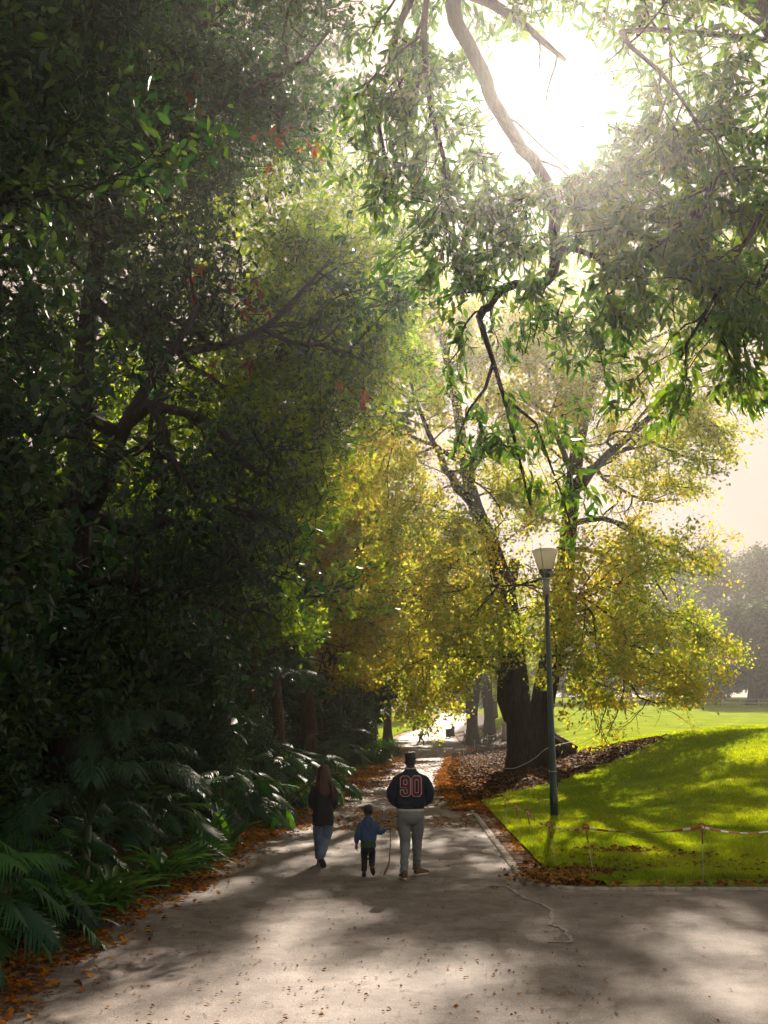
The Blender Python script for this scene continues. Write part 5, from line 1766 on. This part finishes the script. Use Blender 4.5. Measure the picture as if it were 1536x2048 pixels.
M['olive'] = cloth("olive_coat", (.035, .05, .035), .2)
M['red_coat'] = cloth("red_jacket", (.42, .1, .085), .15)
M['pale_denim'] = cloth("pale_denim", (.3, .38, .45), .15)
M['hi_vis'] = cloth("yellow_green_vest", (.45, .55, .03), .1)
M['teal_coat'] = cloth("grey_coat", (.08, .1, .11), .2)
stride = dict(hip=(0, 0, .86), neck=(0, .22, 1.38), head=(0, .30, 1.60), kl=(-.09, .33, .52), fl=(-.09, .36, .08), kr=(.09, -.16, .46), fr=(.09, -.42, .1), el=(-.22, .42, 1.18), hl=(-.12, .66, 1.28), er=(.22, .36, 1.16), hr=(.12, .62, 1.22))
far_person("person in a long olive coat striding across the path far ahead, arms forward", 841, 1492, M['olive'], M['dark_pants'], M['hair_black'], M['skin_dark'], stride, -PI / 2 + .15, 1.66)
bend = dict(hip=(0, -.1, .72), neck=(0, .36, .98), head=(0, .52, 1.02), kl=(-.12, .25, .5), fl=(-.14, -.02, .08), kr=(.12, .2, .48), fr=(.14, -.1, .08), el=(-.2, .48, .7), hl=(-.12, .62, .45), er=(.2, .48, .7), hr=(.12, .62, .45))
far_person("child in a red jacket and pale jeans crouching by the rope posts", 936, 1489, M['red_coat'], M['pale_denim'], M['hair_red'], M['skin_pale'], bend, PI / 2 + .5, 1.5)
stand = dict(hip=(0, 0, .88), neck=(0, .08, 1.42), head=(0, .12, 1.62), kl=(-.1, .05, .5), fl=(-.1, 0, .08), kr=(.1, .02, .5), fr=(.1, -.06, .08), el=(-.24, .05, 1.15), hl=(-.2, .22, .95), er=(.24, .05, 1.15), hr=(.2, .24, .98))
lean = dict(stand); lean.update(neck=(0, .34, 1.3), head=(0, .48, 1.46), hl=(-.2, .5, .85), hr=(.2, .5, .85), el=(-.24, .38, 1.05), er=(.24, .38, 1.05))
far_person("person in a bright yellow green vest leaning over the white rope", 957, 1484, M['hi_vis'], M['dark_pants'], M['hair_black'], M['skin_pale'], lean, -PI / 2 + .4, 1.62)
far_person("person in grey standing behind the green bins far down the path", 907, 1474, M['teal_coat'], M['dark_pants'], M['hair_black'], M['skin_dark'], stand, .6, 1.68)
# ------------------------------------------------------------------ park furniture
M['lamp_green'] = simple("lamp_green", (.008, .03, .028), .35, .5, 8, .2)
M['silver'] = simple("silver_grey", (.42, .4, .38), .45, .5, 20, .15, None, .4)
M['rail'] = simple("pale_rail", (.42, .39, .35), .7, .3, 10, .15)
m, nt, out = newmat("frosted_glass")
a = nt.nodes.new("ShaderNodeBsdfTranslucent"); a.inputs[0].default_value = (.92, .88, .78, 1)
b_ = nt.nodes.new("ShaderNodeBsdfPrincipled"); b_.inputs["Base Color"].default_value = (.75, .7, .6, 1); b_.inputs["Roughness"].default_value = .3
mx = nt.nodes.new("ShaderNodeMixShader"); mx.inputs[0].default_value = .6
nt.links.new(a.outputs[0], mx.inputs[1]); nt.links.new(b_.outputs[0], mx.inputs[2]); mx.inputs[0].default_value = .06
nt.links.new(mx.outputs[0], out.inputs[0]); M['frosted'] = m
M['post_red'] = simple("post_red", (.3, .06, .03), .5, .4, 10, .2)
M['steel'] = simple("steel_wire", (.4, .38, .35), .4, .5, 20, .2, None, .6)
M['tape_white'] = simple("tape_white", (.75, .68, .64), .35, .4)
M['tape_red'] = simple("tape_red", (.42, .06, .04), .35, .4)
M['rope'] = simple("rope", (.6, .55, .45), .8, .2, 40, .2)
M['post_white'] = simple("post_white", (.6, .57, .5), .6, .3, 12, .15)
M['bin_green'] = simple("bin_green", (.015, .035, .03), .5, .4, 8, .2)
M['bench_black'] = simple("bench_black", (.012, .012, .012), .4, .5)


def lamp(label, loc, lean=0.0):
    root = thing("street_lamp", label, "street lamp", loc, .3, "lamp posts along the path")
    H = 5.05
    MB().tube([(0, 0, -.1), (0, 0, .55), (0, 0, .56), (0, 0, H)], [.092, .09, .082, .048], 16).build("pole", M['lamp_green'], root, True)
    MB().tube([(0, 0, -.05), (0, 0, .05), (0, 0, .06)], [.16, .16, .13], 16).build("base_plate", M['concrete'], root)
    MB().tube([(0, 0, 1.02), (0, 0, 1.04)], [.093, .093], 16).build("band", M['silver'], root)
    MB().box((.083, 0, .85), (.02, .08, .35)).build("access_door", M['lamp_green'], root)
    mb = MB().tube([(0, 0, H - .02), (0, 0, H + .36)], [.055, .055], 12)
    for k in range(4):
        a = k * PI / 2 + .4
        mb.tube([(.085 * math.cos(a), .085 * math.sin(a), H - .1), (.085 * math.cos(a), .085 * math.sin(a), H + .33)], .016, 6)
    mb.tube([(0, 0, H + .33), (0, 0, H + .37)], [.105, .105], 14)
    mb.build("fitter", M['silver'], root)
    z0 = H + .37
    MB().tube([(0, 0, z0), (0, 0, z0 + .02), (0, 0, z0 + .2)], [.06, .085, .155], 18).build("lantern_base", M['lamp_green'], root)
    g = MB(); V, Q, _ = tube([(0, 0, z0 + .2), (0, 0, z0 + .62)], [.15, .285], 20, False); g.add(V, Q); gl = g.build("lantern_glass", M['frosted'], root, True)
    
    fr = MB()
    for k in range(4):
        a = k * PI / 2 + .78
        c, s = math.cos(a), math.sin(a)
        fr.tube([(.1 * c, .1 * s, z0), (.165 * c, .165 * s, z0 + .2), (.315 * c, .315 * s, z0 + .7)], .014, 6)
    fr.build("lantern_frame", M['silver'], root)
    MB().tube([(0, 0, z0 + .62), (0, 0, z0 + .635), (0, 0, z0 + .68), (0, 0, z0 + .71)], [.29, .31, .26, .08], 20).build("lantern_lid", M['frosted'], root, True)
    MB().tube([(0, 0, z0 + .22), (0, 0, z0 + .5)], [.03, .03], 10).build("bulb", M['tape_white'], root)
    return root


lg = ground(1109, 1638)
lamp1 = lamp("tall green lamp post with a cone lantern standing on the lawn before the big elm", lg)
_dist = math.hypot(lg[0], lg[1])
# scale so that its height matches the place: head just under the hanging branch tips
ztop = pix(1090, 1097, lg[1])[2]
k = (ztop - lg[2]) / 6.13
lamp1.scale = (k, k, k)
for px, Y, lab in ((1004, 88, "dark lamp post beyond the big elm, beside the bench"), (684, 58, "dark lamp post among the golden leaves left of the path"), (828, 150, "tiny lamp post on the grass left of the far path")):
    x = (px - 768) / F * Y * 1.02
    dup(lamp1, (x, Y, tz(x, Y)), .3, k, lab)

# pigtail posts with barrier tape
posts = [((1010, 1600), (1014, 1662)), ((1032, 1613), (1041, 1692)), ((1055, 1626), (1071, 1714)), ((1098, 1652), (1114, 1748)), ((1172, 1658), (1190, 1768)), ((1404, 1656), (1408, 1782)), ((1600, 1650), (1600, 1784))]
tops = []
where = ["farthest along the kerb", "second from the far end", "third along, where the tape twists", "in front of the lamp post", "just right of the lamp post base", "standing alone right of the leaf drift", "just outside the frame"]
for k, (t, b0) in enumerate(posts[:7]):
    g = ground(*b0, .0)
    tp = np.array(pix(t[0], t[1], g[1]))
    root = thing("pigtail_post", "thin pigtail post with a red loop, " + where[k], "fence post", g, 0, "pigtail posts carrying the barrier tape")
    d = tp - np.array(g)
    hgt = np.linalg.norm(d); u = d / hgt
    MB().tube([-.1 * u, u * hgt * .78], .004, 6).build("rod", M['steel'], root)
    mb = MB().tube([u * hgt * .74, u * hgt * .97], .011, 6)
    c = u * hgt * 1.0
    a0 = -PI / 2
    mb.tube([c + np.array([.042 * math.cos(a), .012 * (a - a0) / 5, .042 * math.sin(a) + .02]) for a in np.linspace(a0, a0 + 5.2, 14)], .011, 6)
    mb.build("loop", M['post_red'], root, True)
    tops.append(tp + np.array([0, 0, .015]))
# tape: one flat twisting ribbon
V = []; Q = []; mi = []
sags = [.02, .03, .06, .05, .07, .1, .12]
s_acc = 0.0
for k in range(len(tops) - 1):
    a, b2 = tops[k], tops[k + 1]
    n = max(8, int(np.linalg.norm(b2 - a) / .05))
    for i in range(n):
        t = i / n
        p = a * (1 - t) + b2 * t - np.array([0, 0, sags[k] * 4 * t * (1 - t)])
        s_acc += np.linalg.norm(b2 - a) / n
        tw = 1.3 * math.sin(s_acc * 2.1) + (3.5 * s_acc if k == 2 else 0)
        w_ = .018
        d = np.array([.0, math.sin(tw) * w_, math.cos(tw) * w_])
        V += [p + d, p - d]
        if len(V) > 2:
            Q.append((len(V) - 4, len(V) - 3, len(V) - 1, len(V) - 2)); mi.append(int(s_acc / (.03 if k == 2 else .13)) % 2)
me = mesh("barrier_tape", np.array(V), np.array(Q))
tape = obj("barrier_tape", me, [M['tape_white'], M['tape_red']])
me.polygons.foreach_set("material_index", np.array(mi, dtype=np.int32))
md = tape.modifiers.new("s", 'SOLIDIFY'); md.thickness = .0015
tag(tape, "red and white barrier tape strung between the pigtail posts", "barrier tape")

# rope slung in front of the elm trunk
p0 = np.array(pix(925, 1540, 47.5)); p0[2] = tz(p0[0], p0[1]) + .85
pts = [pix(1022, 1537, EY - 1.6), pix(1045, 1530, EY - 1.75), pix(1070, 1516, EY - 1.7), pix(1096, 1496, EY - 1.3)]
g1 = np.array(ground(955, 1552)); top1 = g1 + (0, 0, .95)
line = crom([top1, (top1 + np.array(pts[0])) / 2 - (0, 0, .2)] + pts + [pix(1150, 1482, EY + 1.5)], 50)
tag(MB().tube(line, .014, 6).build("rope", M['rope'], None, True), "white rope slung across the front of the forked elm trunk", "rope")


def stake(px, py, tx, ty, label, r=.02):
    g = np.array(ground(px, py)); t = np.array(pix(tx, ty, g[1])) - g
    root = thing("rope_stake", label, "stake", tuple(g), 0, "pale stakes at the path edge")
    MB().tube(crom([-.1 * t, t * .4 + (.02, 0, 0), t], 7), [r] * 7, 6).build("rod", M['post_white'], root)
    c = t
    MB().tube([c + np.array([.06 * math.cos(a), 0, .06 * math.sin(a) + .04]) for a in np.linspace(-1.6, 3.6, 10)], r * .8, 5).build("loop", M['post_white'], root)


stake(921, 1536, 918, 1509, "pale upright stake, leftmost of the group at the path edge")
stake(926, 1541, 927, 1502, "pale stake just right of the leftmost one")
stake(943, 1547, 931, 1522, "pale stake leaning left towards the path")
stake(930, 1512, 933, 1493, "pale stake standing farther back than the leaning one")
stake(954, 1553, 953, 1530, "thin pale stake nearest the dark mulch")
stake(949, 1498, 949, 1482, "thin pale stake in front of the crouching child")
# white posts with rope in front of the broad trunks
wp = [(929, 1477), (957, 1487), (975, 1487), (998, 1479)]
tp = []
for k, (px, py) in enumerate(wp):
    g = ground(px, py)
    r = thing("white_post", ["leftmost white rope post before the broad trunks", "white rope post behind the crouching child", "white rope post by the yellow vest", "rightmost white rope post near the bench"][k], "post", g, 0, "white rope posts before the broad trunks")
    MB().tube([(0, 0, -.1), (0, 0, .9), (0, 0, .96)], [.06, .06, .03], 8).build("shaft", M['post_white'], r)
    MB().tube([(0, 0, .8), (0, 0, .86)], [.075, .075], 8).build("cap_ring", M['steel'], r)
    tp.append(np.array(g) + (0, 0, .83))
ln = []
for a, b2 in zip(tp[:-1], tp[1:]):
    for t in np.linspace(0, 1, 8)[:-1]:
        ln.append(a * (1 - t) + b2 * t - np.array([0, 0, .9 * t * (1 - t)]))
ln.append(tp[-1])
tag(MB().tube(ln, .03, 6).build("rope", M['rope'], None, True), "thick sagging rope linking the white posts before the broad trunks", "rope")

# bench, seen end-on
g = ground(972, 1504)
bn = thing("park_bench", "black park bench seen end on under the broad trunks", "bench", g, .35)
st = MB()
for i in range(5):
    st.box((-.55 + .12 * i, 0, .45), (.09, 1.6, .035))
st.build("seat", M['bench_black'], bn)
bk = MB()
for i in range(4):
    bk.box((.12 + .045 * i, 0, .55 + .13 * i), (.03, 1.6, .09))
bk.build("backrest", M['bench_black'], bn)
for y in (-.72, .72):
    mb = MB().tube([(-.58, y, 0), (-.56, y, .43), (-.05, y, .43), (.08, y, .5), (.28, y, 1.0), (.36, y, 1.03)], .03, 6)
    mb.tube([(-.02, y, .43), (.12, y, 0)], .03, 6)
    mb.build("leg", M['bench_black'], bn)

# bins
for k, (px, py, lab) in enumerate(((897, 1476, "dark green wheelie bin at the path edge, left of the pair"), (903, 1475, "dark green wheelie bin, right of the pair by the standing person"))):
    g = ground(px, py)
    if k == 0:
        bn0 = thing("wheelie_bin", lab, "bin", g, .2, "green bins beside the path")
        MB().box((0, 0, .55), (.5, .55, .9), 0, 1.15).build("body", M['bin_green'], bn0)
        MB().box((0, 0, 1.04), (.62, .68, .07), 0, .9).build("lid", M['bin_green'], bn0)
        MB().tube([(-.25, .33, .98), (.25, .33, .98)], .025, 6).build("handle", M['bench_black'], bn0)
        for s in (-1, 1):
            MB().tube([(s * .27, .22, .1), (s * .22, .22, .1)], .1, 12).build("wheel", M['bench_black'], bn0)
    else:
        dup(bn0, g, -.2, 1.0, lab)
# pale stone pillar beyond the bench
g = ground(1011, 1480)
pl_ = thing("stone_pillar", "pale square pillar standing between the lamp post and the elm", "pillar", g, .1)
MB().box((0, 0, .75), (.75, .6, 1.6)).build("shaft", M['concrete'], pl_)
MB().box((0, 0, 1.62), (.9, .75, .12)).build("cap", M['concrete'], pl_)
# white rails at the far side of the field
def fence(x0, x1, Y, label):
    root = thing("rail_fence", label, "fence", ((x0 + x1) / 2, Y, tz((x0 + x1) / 2, Y)), 0)
    ox, oz = (x0 + x1) / 2, tz((x0 + x1) / 2, Y)
    n = int((x1 - x0) / 2.4) + 1
    for i in range(n):
        x = x0 + (x1 - x0) * i / (n - 1)
        MB().box((x - ox, 0, tz(x, Y) - oz + .5), (.14, .14, 1.3)).build("post", M['rail'], root)
    for h in (.45, 1.0):
        mb = MB()
        mb.tube([(x - ox, -.09, tz(x, Y) - oz + h) for x in np.linspace(x0, x1, 12)], .05, 6)
        mb.build("rail", M['rail'], root)


fence(45, 64, 148, "pale post and rail fence on the far side of the field")
fence(26, 40, 160, "low rail fence seen through the drooping elm branches")
#@@LIGHT
# ------------------------------------------------------------------ light, air
SUN_AZ, SUN_EL = math.radians(10.8), math.radians(33.5)
sd = np.array([math.sin(SUN_AZ) * math.cos(SUN_EL), math.cos(SUN_AZ) * math.cos(SUN_EL), math.sin(SUN_EL)])
sl = bpy.data.lights.new("sun", 'SUN')
sl.energy = 5.0
sl.angle = math.radians(0.6)
sl.color = (1.0, .86, .71)
so = bpy.data.objects.new("sun", sl)
COL.objects.link(so)
so.rotation_euler = Vector(-sd).to_track_quat('-Z', 'Y').to_euler()
so.location = (20, 60, 60)

w = bpy.data.worlds.new("World")
scene.world = w
w.use_nodes = True
nt = w.node_tree
nt.nodes.clear()
out = nt.nodes.new("ShaderNodeOutputWorld")
bg = nt.nodes.new("ShaderNodeBackground")
sky = nt.nodes.new("ShaderNodeTexSky")
sky.sky_type = 'NISHITA'
sky.sun_disc = False
sky.sun_elevation = SUN_EL
sky.sun_rotation = SUN_AZ
sky.air_density = 1.2
sky.dust_density = 4.0
sky.ozone_density = 1.0
tint = mixc(nt, 0.22, sky.outputs[0], (4.0, 3.4, 3.0))
cap = nt.nodes.new("ShaderNodeVectorMath"); cap.operation = 'MINIMUM'      # hazy bright sky: even cream near the sun
nt.links.new(tint, cap.inputs[0]); cap.inputs[1].default_value = (2.45, 1.9, 1.6)
tint = cap.outputs[0]
nt.links.new(tint, bg.inputs[0])
bg.inputs[1].default_value = 0.1
nt.links.new(bg.outputs[0], out.inputs[0])

m, nt, out = newmat("haze")
vol = nt.nodes.new("ShaderNodeVolumePrincipled")
vol.inputs["Color"].default_value = (.95, .93, .9, 1)
vol.inputs["Density"].default_value = 0.00068
vol.inputs["Anisotropy"].default_value = 0.85
nt.links.new(vol.outputs[0], out.inputs["Volume"])
mb = MB().box((0, 480, 12.5), (1000, 1100, 53))
hz = mb.build("haze", m)
tag(hz, "thin pale haze hanging over the park", "haze", kind='stuff')

scene.view_settings.view_transform = 'Standard'
scene.view_settings.look = 'None'
scene.view_settings.exposure = 1.55
scene.view_settings.gamma = 1.0
scene.cycles.max_bounces = 8
scene.cycles.diffuse_bounces = 4
scene.cycles.glossy_bounces = 2
scene.cycles.transmission_bounces = 5
scene.cycles.volume_bounces = 0
scene.cycles.use_denoising = True
